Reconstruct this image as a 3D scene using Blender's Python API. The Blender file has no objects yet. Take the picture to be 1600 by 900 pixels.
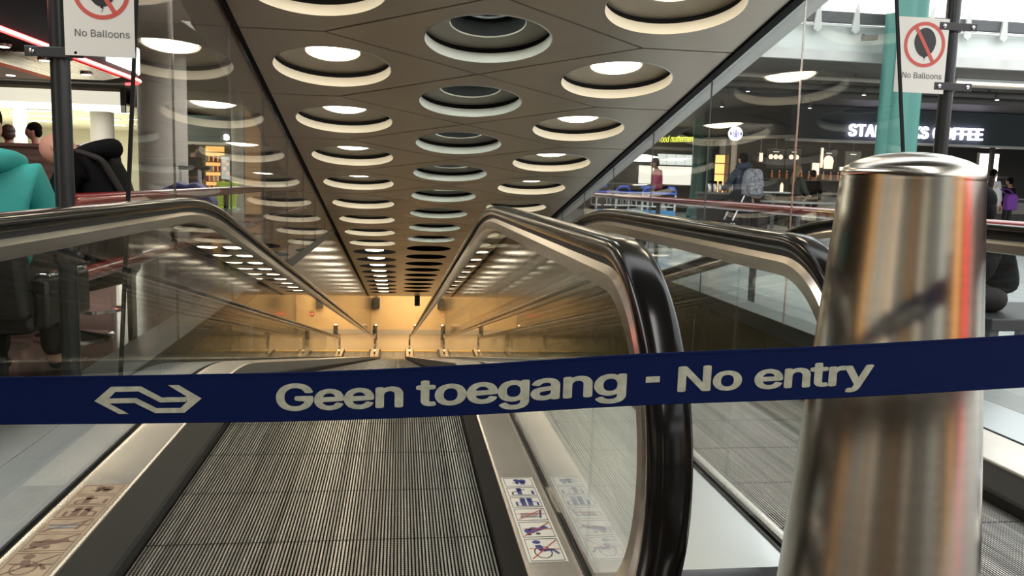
import bpy, bmesh, math, random
from mathutils import Vector, Matrix
random.seed(7)
PI = math.pi
R = math.radians
scene = bpy.context.scene
COL = scene.collection

# ------------------------------------------------------------------ camera
CAM_Z = 1.07
def make_camera(yaw=7.8, pitch=7.25, roll=1.7, focal_px=1300.0):
    y, p, r = R(yaw), R(pitch), R(roll)
    fw = Vector((math.sin(y) * math.cos(p), math.cos(y) * math.cos(p), -math.sin(p)))
    rt = Vector((math.cos(y), -math.sin(y), 0))
    up = rt.cross(fw)
    rt2 = rt * math.cos(r) + up * math.sin(r)
    up2 = -rt * math.sin(r) + up * math.cos(r)
    cd = bpy.data.cameras.new('camera')
    cd.sensor_width = 36.0
    cd.lens = 36.0 * focal_px / 1600.0
    cd.clip_start = 0.02
    cd.clip_end = 400
    co = bpy.data.objects.new('camera', cd)
    m = Matrix((rt2, up2, -fw)).transposed().to_4x4()
    m.translation = (0, 0, CAM_Z)
    co.matrix_world = m
    COL.objects.link(co)
    scene.camera = co
make_camera()

# ------------------------------------------------------------------ view, world, lights
scene.view_settings.view_transform = 'Standard'
scene.view_settings.look = 'None'
scene.view_settings.exposure = 0.65
scene.view_settings.gamma = 1.0
scene.view_settings.use_curve_mapping = False
scene.cycles.use_denoising = True
scene.cycles.max_bounces = 10
scene.cycles.transparent_max_bounces = 32
scene.cycles.glossy_bounces = 5
scene.cycles.diffuse_bounces = 4
scene.cycles.sample_clamp_indirect = 4.0
scene.cycles.caustics_reflective = False
scene.cycles.caustics_refractive = False

def make_world():
    w = bpy.data.worlds.new('world')
    scene.world = w
    w.use_nodes = True
    nt = w.node_tree
    nt.nodes.clear()
    out = nt.nodes.new('ShaderNodeOutputWorld')
    bg = nt.nodes.new('ShaderNodeBackground')
    tc = nt.nodes.new('ShaderNodeTexCoord')
    sp = nt.nodes.new('ShaderNodeSeparateXYZ')
    cr = nt.nodes.new('ShaderNodeValToRGB')
    e = cr.color_ramp.elements
    e[0].position = 0.06; e[0].color = (0.10, 0.098, 0.095, 1)
    e[1].position = 0.16; e[1].color = (0.97, 1.0, 1.0, 1)
    nt.links.new(tc.outputs['Generated'], sp.inputs[0])
    nt.links.new(sp.outputs['Z'], cr.inputs[0])
    nt.links.new(cr.outputs[0], bg.inputs[0])
    bg.inputs[1].default_value = 1.7
    nt.links.new(bg.outputs[0], out.inputs[0])
make_world()

def area_light(name, loc, size, power, color=(1, 1, 1), rot=(0, 0, 0)):
    l = bpy.data.lights.new(name, 'AREA')
    l.shape = 'RECTANGLE'
    l.size, l.size_y = size
    l.energy = power
    l.color = color
    o = bpy.data.objects.new(name, l)
    o.location = loc
    o.rotation_euler = rot
    COL.objects.link(o)
    return o
# area lights of the halls and shops, with some added fill
area_light('lower_hall_light', (0.75, 37.2, -3.85), (3.6, 3.4), 190, (1.0, 0.74, 0.42))
area_light('front_fill', (0.8, -2.0, 3.9), (0.6, 6.0), 95, (1.0, 0.97, 0.92))  # fill light added overhead, out of view, to lift the near plates and bollard
area_light('column_fill', (-2.7, 17.0, 3.42), (1.4, 6.0), 130, (1.0, 0.93, 0.82))  # fill light added to brighten the grey column
area_light('plate_fill', (-3.0, 2.6, 3.4), (1.2, 4.0), 90, (1.0, 0.97, 0.92))  # unseen fill light added to brighten the left cover plate
area_light('shop_fill', (-13, 34, 2.93), (8, 12), 700, (1.0, 0.95, 0.82))  # broad fill added to brighten the cream shop beyond its strip lamps
area_light('left_hall_light', (-8.5, 22, 2.95), (6, 8), 260, (1.0, 0.93, 0.8))
area_light('cafe_light', (13.5, 23.5, 2.9), (8, 2.0), 110, (1.0, 0.86, 0.66))
area_light('market_light', (10.8, 33.2, 2.6), (4, 1.0), 25, (1.0, 0.95, 0.85))

# ------------------------------------------------------------------ materials
def new_mat(name):
    m = bpy.data.materials.new(name)
    m.use_nodes = True
    nt = m.node_tree
    b = nt.nodes['Principled BSDF']
    return m, nt, b
def pmat(name, color, rough=0.5, metal=0.0, spec=0.5, noise=0.0, nscale=(8, 8, 8), bump=0.0, coat=0.0, rough_var=0.0, aniso=0.0):
    m, nt, b = new_mat(name)
    b.inputs['Base Color'].default_value = (*color, 1)
    b.inputs['Roughness'].default_value = rough
    b.inputs['Metallic'].default_value = metal
    b.inputs['Specular IOR Level'].default_value = spec
    b.inputs['Coat Weight'].default_value = coat
    b.inputs['Coat Roughness'].default_value = 0.08
    if aniso:
        b.inputs['Anisotropic'].default_value = aniso
        tg = nt.nodes.new('ShaderNodeTangent'); tg.direction_type = 'RADIAL'; tg.axis = 'Z'
        nt.links.new(tg.outputs[0], b.inputs['Tangent'])
    if noise or bump or rough_var:
        tc = nt.nodes.new('ShaderNodeTexCoord')
        mp = nt.nodes.new('ShaderNodeMapping')
        mp.inputs['Scale'].default_value = nscale
        nz = nt.nodes.new('ShaderNodeTexNoise')
        nz.inputs['Scale'].default_value = 1.0
        nz.inputs['Detail'].default_value = 5
        nt.links.new(tc.outputs['Object'], mp.inputs[0])
        nt.links.new(mp.outputs[0], nz.inputs['Vector'])
        if noise:
            mr = nt.nodes.new('ShaderNodeMapRange')
            mr.inputs[1].default_value = 0.3; mr.inputs[2].default_value = 0.7
            mr.inputs[3].default_value = 1 - noise; mr.inputs[4].default_value = 1 + noise
            nt.links.new(nz.outputs[0], mr.inputs[0])
            hs = nt.nodes.new('ShaderNodeHueSaturation')
            hs.inputs['Color'].default_value = (*color, 1)
            nt.links.new(mr.outputs[0], hs.inputs['Value'])
            nt.links.new(hs.outputs[0], b.inputs['Base Color'])
        if rough_var:
            mr2 = nt.nodes.new('ShaderNodeMapRange')
            mr2.inputs[1].default_value = 0.3; mr2.inputs[2].default_value = 0.7
            mr2.inputs[3].default_value = max(0.02, rough - rough_var); mr2.inputs[4].default_value = rough + rough_var
            nt.links.new(nz.outputs[0], mr2.inputs[0])
            nt.links.new(mr2.outputs[0], b.inputs['Roughness'])
        if bump:
            bp = nt.nodes.new('ShaderNodeBump')
            bp.inputs['Strength'].default_value = bump
            bp.inputs['Distance'].default_value = 0.01
            nt.links.new(nz.outputs[0], bp.inputs['Height'])
            nt.links.new(bp.outputs[0], b.inputs['Normal'])
    return m
def emat(name, color, strength):
    m, nt, b = new_mat(name)
    b.inputs['Base Color'].default_value = (*color, 1)
    b.inputs['Emission Color'].default_value = (*color, 1)
    b.inputs['Emission Strength'].default_value = strength
    return m
def glass_mat(name, tint=(0.95, 0.965, 0.955), r0=0.045, rough=0.0):
    m = bpy.data.materials.new(name)
    m.use_nodes = True
    nt = m.node_tree
    nt.nodes.clear()
    out = nt.nodes.new('ShaderNodeOutputMaterial')
    tr = nt.nodes.new('ShaderNodeBsdfTransparent'); tr.inputs[0].default_value = (*tint, 1)
    gl = nt.nodes.new('ShaderNodeBsdfGlossy'); gl.inputs['Color'].default_value = (1, 1, 1, 1); gl.inputs['Roughness'].default_value = rough
    lw = nt.nodes.new('ShaderNodeLayerWeight'); lw.inputs[0].default_value = 0.5
    pw = nt.nodes.new('ShaderNodeMath'); pw.operation = 'POWER'; pw.inputs[1].default_value = 5.0
    ma = nt.nodes.new('ShaderNodeMath'); ma.operation = 'MULTIPLY_ADD'; ma.inputs[1].default_value = 1 - r0; ma.inputs[2].default_value = r0
    mx = nt.nodes.new('ShaderNodeMixShader')
    nt.links.new(lw.outputs['Facing'], pw.inputs[0]); nt.links.new(pw.outputs[0], ma.inputs[0])
    nt.links.new(ma.outputs[0], mx.inputs[0]); nt.links.new(tr.outputs[0], mx.inputs[1]); nt.links.new(gl.outputs[0], mx.inputs[2])
    nt.links.new(mx.outputs[0], out.inputs[0])
    return m
def pallet_mat():
    m, nt, b = new_mat('pallet_aluminium')
    b.inputs['Metallic'].default_value = 0.85
    uv = nt.nodes.new('ShaderNodeUVMap'); uv.uv_map = 'UVMap'
    sp = nt.nodes.new('ShaderNodeSeparateXYZ')
    nt.links.new(uv.outputs[0], sp.inputs[0])
    mp = nt.nodes.new('ShaderNodeMapping'); mp.inputs['Scale'].default_value = (22, 0.35, 1)
    nz = nt.nodes.new('ShaderNodeTexNoise'); nz.inputs['Scale'].default_value = 1; nz.inputs['Detail'].default_value = 6; nz.inputs['Roughness'].default_value = 0.7
    nt.links.new(uv.outputs[0], mp.inputs[0]); nt.links.new(mp.outputs[0], nz.inputs['Vector'])
    cr = nt.nodes.new('ShaderNodeValToRGB')
    e = cr.color_ramp.elements
    e[0].position = 0.36; e[0].color = (0.22, 0.21, 0.19, 1)
    e[1].position = 0.62; e[1].color = (0.66, 0.63, 0.58, 1)
    nt.links.new(nz.outputs[0], cr.inputs[0])
    # zig-zag joint between two pallets every 0.4 m
    mu = nt.nodes.new('ShaderNodeMath'); mu.operation = 'MULTIPLY'; mu.inputs[1].default_value = 100.0
    fr = nt.nodes.new('ShaderNodeMath'); fr.operation = 'PINGPONG'; fr.inputs[1].default_value = 1.0
    sc_ = nt.nodes.new('ShaderNodeMath'); sc_.operation = 'MULTIPLY_ADD'; sc_.inputs[1].default_value = 0.008
    nt.links.new(sp.outputs[0], mu.inputs[0]); nt.links.new(mu.outputs[0], fr.inputs[0])
    nt.links.new(fr.outputs[0], sc_.inputs[0]); nt.links.new(sp.outputs[1], sc_.inputs[2])
    md = nt.nodes.new('ShaderNodeMath'); md.operation = 'FLOORED_MODULO'; md.inputs[1].default_value = 0.4
    nt.links.new(sc_.outputs[0], md.inputs[0])
    lt = nt.nodes.new('ShaderNodeMath'); lt.operation = 'LESS_THAN'; lt.inputs[1].default_value = 0.007
    nt.links.new(md.outputs[0], lt.inputs[0])
    # cross notches on the ribs
    m2 = nt.nodes.new('ShaderNodeMath'); m2.operation = 'FLOORED_MODULO'; m2.inputs[1].default_value = 0.012
    nt.links.new(sp.outputs[1], m2.inputs[0])
    l2 = nt.nodes.new('ShaderNodeMath'); l2.operation = 'LESS_THAN'; l2.inputs[1].default_value = 0.004
    nt.links.new(m2.outputs[0], l2.inputs[0])
    l3 = nt.nodes.new('ShaderNodeMath'); l3.operation = 'MULTIPLY'; l3.inputs[1].default_value = 0.6
    nt.links.new(l2.outputs[0], l3.inputs[0])
    fc = nt.nodes.new('ShaderNodeMath'); fc.operation = 'FRACT'; nt.links.new(mu.outputs[0], fc.inputs[0])
    cm = nt.nodes.new('ShaderNodeMath'); cm.operation = 'COMPARE'; cm.inputs[1].default_value = 0.5; cm.inputs[2].default_value = 0.27
    nt.links.new(fc.outputs[0], cm.inputs[0])
    mxx = nt.nodes.new('ShaderNodeMath'); mxx.operation = 'MAXIMUM'
    nt.links.new(lt.outputs[0], mxx.inputs[0]); nt.links.new(l3.outputs[0], mxx.inputs[1])
    mix = nt.nodes.new('ShaderNodeMix'); mix.data_type = 'RGBA'
    mix.inputs[7].default_value = (0.02, 0.02, 0.018, 1)
    iv = nt.nodes.new('ShaderNodeMath'); iv.operation = 'SUBTRACT'; iv.inputs[0].default_value = 1.0; nt.links.new(cm.outputs[0], iv.inputs[1])
    mx2 = nt.nodes.new('ShaderNodeMath'); mx2.operation = 'MAXIMUM'
    nt.links.new(mxx.outputs[0], mx2.inputs[0]); nt.links.new(iv.outputs[0], mx2.inputs[1])
    nt.links.new(mx2.outputs[0], mix.inputs[0]); nt.links.new(cr.outputs[0], mix.inputs[6])
    nt.links.new(mix.outputs[2], b.inputs['Base Color'])
    b.inputs['Roughness'].default_value = 0.38
    return m
def wood_mat(name, c1, c2):
    m, nt, b = new_mat(name)
    tc = nt.nodes.new('ShaderNodeTexCoord')
    mp = nt.nodes.new('ShaderNodeMapping'); mp.inputs['Scale'].default_value = (0.6, 0.6, 14)
    nz = nt.nodes.new('ShaderNodeTexNoise'); nz.inputs['Scale'].default_value = 3; nz.inputs['Detail'].default_value = 6
    cr = nt.nodes.new('ShaderNodeValToRGB')
    cr.color_ramp.elements[0].position = 0.35; cr.color_ramp.elements[0].color = (*c1, 1)
    cr.color_ramp.elements[1].position = 0.65; cr.color_ramp.elements[1].color = (*c2, 1)
    nt.links.new(tc.outputs['Object'], mp.inputs[0]); nt.links.new(mp.outputs[0], nz.inputs['Vector'])
    nt.links.new(nz.outputs[0], cr.inputs[0]); nt.links.new(cr.outputs[0], b.inputs['Base Color'])
    b.inputs['Roughness'].default_value = 0.4
    return m
def tile_mat(name, color, grout, size, rough, noise=0.12):
    m, nt, b = new_mat(name)
    tc = nt.nodes.new('ShaderNodeTexCoord')
    br = nt.nodes.new('ShaderNodeTexBrick')
    br.offset = 0.0
    br.inputs['Color1'].default_value = (*color, 1)
    br.inputs['Color2'].default_value = (*[c * (1 - noise) for c in color], 1)
    br.inputs['Mortar'].default_value = (*grout, 1)
    br.inputs['Scale'].default_value = 1.0
    br.inputs['Mortar Size'].default_value = 0.004
    br.inputs['Brick Width'].default_value = size
    br.inputs['Row Height'].default_value = size
    nt.links.new(tc.outputs['Object'], br.inputs['Vector'])
    nt.links.new(br.outputs[0], b.inputs['Base Color'])
    b.inputs['Roughness'].default_value = rough
    return m

M = {}
M['steel'] = pmat('brushed_steel', (0.62, 0.59, 0.55), 0.26, 1.0, noise=0.10, nscale=(60, 2, 60), rough_var=0.06)
M['deck'] = pmat('scuffed_steel_deck', (0.74, 0.69, 0.62), 0.25, 0.75, noise=0.05, nscale=(9, 5, 9), rough_var=0.02)
M['plate'] = pmat('satin_steel_plate', (0.72, 0.76, 0.78), 0.28, 0.6, noise=0.03, nscale=(3, 2, 3))
M['bollard'] = pmat('turned_steel', (0.51, 0.48, 0.42), 0.17, 1.0, noise=0.04, nscale=(2, 2, 90), aniso=0.97)
M['frame'] = pmat('rail_frame_steel', (0.52, 0.47, 0.42), 0.24, 1.0, noise=0.10, nscale=(40, 3, 40))
M['rubber'] = pmat('black_handrail_rubber', (0.007, 0.0065, 0.006), 0.16, 0, spec=0.25)
M['groove'] = pmat('black_groove', (0.008, 0.008, 0.008), 0.5)
M['skirt'] = pmat('dark_skirt', (0.017, 0.016, 0.014), 0.55, 0.0, spec=0.25, noise=0.15, nscale=(6, 4, 6))
M['glass'] = glass_mat('balustrade_glass')
M['glass2'] = glass_mat('screen_glass', (0.955, 0.97, 0.965), 0.045)
M['pallet'] = pallet_mat()
M['ceil'] = pmat('ceiling_panel', (0.60, 0.525, 0.43), 0.36, 0.45, noise=0.05, nscale=(2.5, 2.5, 2.5), rough_var=0.04)
M['seam'] = pmat('ceiling_seam', (0.01, 0.01, 0.01), 0.8)
M['strip'] = pmat('ceiling_edge_strip', (0.60, 0.60, 0.58), 0.35, 0.3, noise=0.08, nscale=(3, 3, 3))
M['ring'] = pmat('white_ring', (0.86, 0.84, 0.78), 0.45)
M['dish'] = pmat('recess_dish', (0.46, 0.42, 0.35), 0.45, 0.1)
M['black'] = pmat('matt_black', (0.009, 0.009, 0.010), 0.75, spec=0.2)
M['blackgloss'] = pmat('black_paint', (0.018, 0.022, 0.024), 0.28)
M['blackleather'] = pmat('black_leather', (0.012, 0.012, 0.012), 0.42)
M['lamp'] = emat('warm_lamp', (1.0, 0.86, 0.62), 9.0)
M['lampw'] = emat('white_lamp', (1.0, 0.96, 0.88), 5.0)
M['rimfill'] = emat('hidden_rim_fill', (0.86, 0.96, 0.84), 20.0)
M['whiteglow'] = emat('white_glow_face', (1.0, 0.96, 0.80), 0.45)  # white self-glow painted onto the far beam, shared by a pillar
M['lampdim'] = emat('soft_lamp', (1.0, 0.9, 0.74), 1.6)
M['neon'] = emat('red_neon', (1.0, 0.03, 0.03), 6.0)
M['neoncore'] = emat('neon_core', (1.0, 0.62, 0.45), 4.0)
M['signlit'] = emat('lit_white_letters', (0.86, 0.80, 1.0), 2.2)
M['yellowlit'] = emat('lit_yellow_letters', (0.85, 0.88, 0.10), 0.9)
M['white'] = pmat('white_paint', (0.8, 0.8, 0.76), 0.5)
M['cream'] = pmat('cream_paint', (0.72, 0.70, 0.58), 0.5)
M['signboard'] = pmat('sign_board', (0.80, 0.80, 0.74), 0.4)
M['signgrey'] = pmat('sign_grey_print', (0.09, 0.09, 0.09), 0.5)
M['signred'] = pmat('sign_red_print', (0.62, 0.10, 0.08), 0.45)
M['signblack'] = pmat('sign_black_print', (0.015, 0.018, 0.02), 0.45)
M['print'] = pmat('tape_print', (0.46, 0.48, 0.38), 0.7, noise=0.18, nscale=(120, 120, 120))
M['red'] = pmat('red_rail_lacquer', (0.30, 0.018, 0.018), 0.18, coat=0.4)
M['green'] = pmat('green_column_paint', (0.06, 0.205, 0.175), 0.32, noise=0.06, nscale=(3, 3, 1))
M['concrete'] = pmat('pale_concrete', (0.42, 0.38, 0.33), 0.55, noise=0.08, nscale=(2, 2, 2))
M['greycol'] = pmat('grey_column_cladding', (0.50, 0.46, 0.42), 0.5, noise=0.05, nscale=(3, 3, 3))
M['dark'] = pmat('dark_fascia', (0.03, 0.032, 0.036), 0.45)
M['darkslate'] = pmat('slate_fascia', (0.055, 0.07, 0.078), 0.5)
M['greygreen'] = pmat('grey_green_fascia', (0.10, 0.14, 0.125), 0.5)
M['hallceil'] = pmat('hall_ceiling_grey', (0.10, 0.095, 0.09), 0.6)
M['hallceil_dark'] = pmat('hall_ceiling_dark', (0.03, 0.03, 0.03), 0.6)
M['parapet'] = pmat('white_parapet', (0.72, 0.76, 0.73), 0.4, noise=0.1, nscale=(2, 2, 2))
M['girder'] = pmat('girder_grey', (0.10, 0.105, 0.11), 0.5)
M['floor_light'] = tile_mat('pale_floor_tiles', (0.56, 0.59, 0.59), (0.22, 0.22, 0.22), 0.6, 0.2)
M['floor_dark'] = tile_mat('brown_floor_tiles', (0.10, 0.075, 0.06), (0.03, 0.025, 0.02), 0.6, 0.14)
M['kerb'] = pmat('kerb_stone', (0.34, 0.36, 0.36), 0.28, noise=0.06, nscale=(4, 4, 4))
M['pit'] = pmat('pit_wall_panel', (0.105, 0.085, 0.06), 0.16, 0.2, noise=0.1, nscale=(1, 1, 1))
M['tan'] = pmat('tan_wall', (0.62, 0.46, 0.26), 0.5, noise=0.05, nscale=(2, 2, 2))
M['lowfloor'] = pmat('lower_floor', (0.30, 0.24, 0.17), 0.3)
M['yellow'] = pmat('yellow_comb', (0.75, 0.42, 0.02), 0.5)
M['wood'] = wood_mat('dark_wood_panel', (0.085, 0.045, 0.035), (0.17, 0.10, 0.08))
M['lightwood'] = pmat('light_wood', (0.62, 0.38, 0.19), 0.5)
M['chrome'] = pmat('chrome', (0.8, 0.8, 0.8), 0.08, 1.0)
M['pink'] = pmat('pale_pink_panel', (0.80, 0.52, 0.48), 0.4)
M['skin'] = pmat('skin', (0.62, 0.34, 0.25), 0.5)
M['skintan'] = pmat('skin_tan', (0.42, 0.22, 0.14), 0.5)
M['hairblack'] = pmat('black_hair', (0.006, 0.0055, 0.0055), 0.85, spec=0.1, noise=0.3, nscale=(60, 60, 20), bump=0.3)
M['hairbrown'] = pmat('brown_hair', (0.05, 0.028, 0.018), 0.5, noise=0.3, nscale=(60, 60, 20), bump=0.3)
M['hairblond'] = pmat('fair_hair', (0.30, 0.21, 0.12), 0.5, noise=0.3, nscale=(60, 60, 20), bump=0.3)
M['hairgrey'] = pmat('grey_hair', (0.40, 0.38, 0.36), 0.5, noise=0.3, nscale=(60, 60, 20), bump=0.3)
M['teal'] = pmat('teal_cloth', (0.03, 0.36, 0.33), 0.6, bump=0.35, nscale=(9, 9, 14))
M['blackcloth'] = pmat('black_cloth', (0.006, 0.006, 0.007), 0.85, spec=0.15, bump=0.3, nscale=(9, 9, 14))
M['navy'] = pmat('navy_cloth', (0.022, 0.030, 0.052), 0.75, bump=0.3, nscale=(9, 9, 14))
M['pinkcloth'] = pmat('pink_cloth', (0.55, 0.07, 0.16), 0.7, bump=0.2, nscale=(9, 9, 14))
M['redcloth'] = pmat('red_cloth', (0.40, 0.03, 0.03), 0.7)
M['olive'] = pmat('olive_cloth', (0.045, 0.05, 0.038), 0.7, bump=0.3, nscale=(9, 9, 14))
M['whitecloth'] = pmat('white_cloth', (0.75, 0.75, 0.75), 0.7, bump=0.2, nscale=(9, 9, 14))
M['brownjacket'] = pmat('tan_cloth', (0.25, 0.16, 0.10), 0.7)
M['jeans'] = pmat('dark_trousers', (0.018, 0.016, 0.015), 0.75)
M['bag'] = pmat('white_plastic_bag', (0.78, 0.80, 0.78), 0.4, bump=0.3, nscale=(10, 10, 10))
M['packgrey'] = pmat('mottled_grey_fabric', (0.20, 0.20, 0.22), 0.8, noise=0.8, nscale=(30, 30, 30))
M['purple'] = pmat('purple_cloth', (0.17, 0.03, 0.30), 0.6)
M['bluebag'] = pmat('blue_tarp', (0.035, 0.04, 0.20), 0.5, bump=0.3, nscale=(6, 6, 6))
M['bluepanel'] = pmat('blue_panel', (0.05, 0.22, 0.42), 0.4)
M['bluehandle'] = pmat('blue_handle', (0.03, 0.08, 0.40), 0.3)
M['lime'] = pmat('lime_plastic', (0.33, 0.46, 0.03), 0.4)
M['menu_dark'] = pmat('menu_board_dark', (0.03, 0.03, 0.032), 0.4)
M['menu_white'] = emat('lit_white_menu', (0.75, 0.82, 0.78), 0.42)
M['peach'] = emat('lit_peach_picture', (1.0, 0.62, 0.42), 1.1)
M['shelfgold'] = emat('lit_shelf_back', (1.0, 0.52, 0.16), 1.4)
M['counter'] = pmat('counter_dark', (0.05, 0.045, 0.042), 0.35)
M['counterlit'] = emat('lit_counter_glass', (1.0, 0.94, 0.82), 0.8)
M['bottle'] = pmat('bottle_goods', (0.30, 0.10, 0.03), 0.35)
M['tablegrey'] = pmat('table_top_grey', (0.30, 0.29, 0.27), 0.3)
M['stickerwhite'] = pmat('sticker_film', (0.80, 0.75, 0.65), 0.4)
M['stickerold'] = pmat('worn_sticker_film', (0.40, 0.30, 0.20), 0.45, noise=0.2, nscale=(14, 14, 14))
M['printblue'] = pmat('print_blue', (0.03, 0.05, 0.22), 0.5)
M['printred'] = pmat('print_red', (0.50, 0.05, 0.04), 0.5)
M['printblack'] = pmat('print_black', (0.03, 0.028, 0.025), 0.5)
M['printbrown'] = pmat('print_faded_brown', (0.17, 0.10, 0.07), 0.5)
M['logogreen'] = pmat('logo_dark_green', (0.02, 0.10, 0.07), 0.5)
M['logolilac'] = emat('logo_lit_lilac', (0.42, 0.36, 0.75), 0.9)
M['logowhite'] = emat('logo_lit_white', (0.9, 0.92, 0.95), 1.0)
def tape_mat():
    m = bpy.data.materials.new('blue_tape')
    m.use_nodes = True
    nt = m.node_tree
    b = nt.nodes['Principled BSDF']
    out = nt.nodes['Material Output']
    b.inputs['Base Color'].default_value = (0.002, 0.010, 0.068, 1)
    b.inputs['Roughness'].default_value = 0.7; b.inputs['Specular IOR Level'].default_value = 0.15
    tc = nt.nodes.new('ShaderNodeTexCoord')
    nz = nt.nodes.new('ShaderNodeTexNoise'); nz.inputs['Scale'].default_value = 900
    bp = nt.nodes.new('ShaderNodeBump'); bp.inputs['Strength'].default_value = 0.25; bp.inputs['Distance'].default_value = 0.001
    nt.links.new(tc.outputs['Object'], nz.inputs['Vector']); nt.links.new(nz.outputs[0], bp.inputs['Height']); nt.links.new(bp.outputs[0], b.inputs['Normal'])
    tr = nt.nodes.new('ShaderNodeBsdfTransparent'); tr.inputs[0].default_value = (0.35, 0.5, 1, 1)
    mx = nt.nodes.new('ShaderNodeMixShader'); mx.inputs[0].default_value = 0.06
    nt.links.new(b.outputs[0], mx.inputs[1]); nt.links.new(tr.outputs[0], mx.inputs[2]); nt.links.new(mx.outputs[0], out.inputs[0])
    return m
M['tape'] = tape_mat()

# ------------------------------------------------------------------ mesh building
OFF = {}
class MB:
    def __init__(s):
        s.v = []; s.f = []; s.m = []; s.uv = None
    def add(s, vs, fs, mi=0):
        o = len(s.v)
        s.v += [Vector(p) for p in vs]
        s.f += [tuple(i + o for i in f) for f in fs]
        s.m += [mi] * len(fs)
        return s
    def box(s, lo, hi, mi=0, mat=None):
        x0, y0, z0 = lo; x1, y1, z1 = hi
        vs = [(x0, y0, z0), (x1, y0, z0), (x1, y1, z0), (x0, y1, z0), (x0, y0, z1), (x1, y0, z1), (x1, y1, z1), (x0, y1, z1)]
        if mat: vs = [mat @ Vector(p) for p in vs]
        return s.add(vs, [(3, 2, 1, 0), (4, 5, 6, 7), (0, 1, 5, 4), (1, 2, 6, 5), (2, 3, 7, 6), (3, 0, 4, 7)], mi)
    def bar(s, a, b, w, h, mi=0):
        """a rectangular bar from a to b"""
        a, b = Vector(a), Vector(b)
        d = (b - a).normalized()
        up = Vector((0, 0, 1)) if abs(d.z) < 0.95 else Vector((0, 1, 0))
        x = d.cross(up).normalized() * w / 2; y = x.cross(d).normalized() * h / 2
        vs = [a - x - y, a + x - y, a + x + y, a - x + y, b - x - y, b + x - y, b + x + y, b - x + y]
        return s.add(vs, [(3, 2, 1, 0), (4, 5, 6, 7), (0, 1, 5, 4), (1, 2, 6, 5), (2, 3, 7, 6), (3, 0, 4, 7)], mi)
    def tube(s, pts, r, n=12, mi=0, cap=True):
        pts = [Vector(p) for p in pts]
        rs = r if isinstance(r, (list, tuple)) else [r] * len(pts)
        ref = None; vs = []; fs = []
        for i, p in enumerate(pts):
            t = (pts[min(i + 1, len(pts) - 1)] - pts[max(i - 1, 0)]).normalized()
            if ref is None: ref = Vector((0, 0, 1)) if abs(t.z) < 0.9 else Vector((1, 0, 0))
            x = t.cross(ref).normalized(); y = x.cross(t).normalized(); ref = y
            for k in range(n):
                a = 2 * PI * k / n
                vs.append(p + (x * math.cos(a) + y * math.sin(a)) * rs[i])
        for i in range(len(pts) - 1):
            for k in range(n):
                k2 = (k + 1) % n
                fs.append((i * n + k, i * n + k2, (i + 1) * n + k2, (i + 1) * n + k))
        if cap:
            fs.append(tuple(range(n))[::-1]); fs.append(tuple((len(pts) - 1) * n + k for k in range(n)))
        return s.add(vs, fs, mi)
    def lathe(s, prof, c=(0, 0, 0), n=32, mi=0, mat=None, cap=True):
        """prof: list of (radius, z)"""
        vs = []; fs = []
        for r, z in prof:
            for k in range(n):
                a = 2 * PI * k / n
                p = Vector((c[0] + r * math.cos(a), c[1] + r * math.sin(a), c[2] + z))
                vs.append(mat @ p if mat else p)
        for i in range(len(prof) - 1):
            for k in range(n):
                k2 = (k + 1) % n
                fs.append((i * n + k, i * n + k2, (i + 1) * n + k2, (i + 1) * n + k))
        if cap and prof[0][0] > 1e-6: fs.append(tuple(range(n))[::-1])
        if cap and prof[-1][0] > 1e-6: fs.append(tuple((len(prof) - 1) * n + k for k in range(n)))
        return s.add(vs, fs, mi)
    def prism(s, poly, fn, t0, t1, mi=0):
        """poly: 2-D outline; fn(u, v, t) -> point"""
        n = len(poly)
        vs = [fn(u, v, t0) for u, v in poly] + [fn(u, v, t1) for u, v in poly]
        fs = [tuple(range(n))[::-1], tuple(range(n, 2 * n))] + [(i, (i + 1) % n, n + (i + 1) % n, n + i) for i in range(n)]
        return s.add(vs, fs, mi)
    def ball(s, c, r, n=16, mi=0):
        r = r if isinstance(r, (tuple, list)) else (r, r, r)
        prof = [(max(math.sin(PI * i / n), 1e-4), -math.cos(PI * i / n)) for i in range(n + 1)]
        m = Matrix.Translation(c) @ Matrix.Diagonal((*r, 1))
        return s.lathe(prof, (0, 0, 0), 2 * n, mi, m)
    def build(s, name, mats, parent=None, smooth=35, bevel=0.0, recalc=True):
        off = OFF.get(parent.name, Vector((0, 0, 0))) if parent else Vector((0, 0, 0))
        me = bpy.data.meshes.new(name)
        me.from_pydata([p - off for p in s.v], [], s.f)
        for mt in (mats if isinstance(mats, (list, tuple)) else [mats]): me.materials.append(mt)
        me.polygons.foreach_set('material_index', s.m)
        if s.uv:
            ul = me.uv_layers.new(name='UVMap')
            for l in me.loops: ul.data[l.index].uv = s.uv[l.vertex_index]
        if recalc:
            bm = bmesh.new(); bm.from_mesh(me)
            bmesh.ops.recalc_face_normals(bm, faces=bm.faces)
            bm.to_mesh(me); bm.free()
        if smooth:
            me.polygons.foreach_set('use_smooth', [True] * len(me.polygons))
            me.set_sharp_from_angle(angle=R(smooth))
        me.update()
        o = bpy.data.objects.new(name, me)
        COL.objects.link(o)
        if parent:
            o.parent = parent
            OFF[o.name] = off
        if bevel:
            b = o.modifiers.new('bevel', 'BEVEL'); b.width = bevel; b.segments = 2; b.limit_method = 'ANGLE'; b.angle_limit = R(40)
        return o
def tag(o, label=None, cat=None, group=None, kind=None):
    if label: o['label'] = label
    if cat: o['category'] = cat
    if group: o['group'] = group
    if kind: o['kind'] = kind
    return o
def thing(name, loc, label, cat, group=None):
    o = bpy.data.objects.new(name, None)
    o.empty_display_size = 0.1
    o.location = loc
    COL.objects.link(o)
    OFF[o.name] = Vector(loc)
    return tag(o, label, cat, group)
def structure(o): o['kind'] = 'structure'; return o
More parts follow.
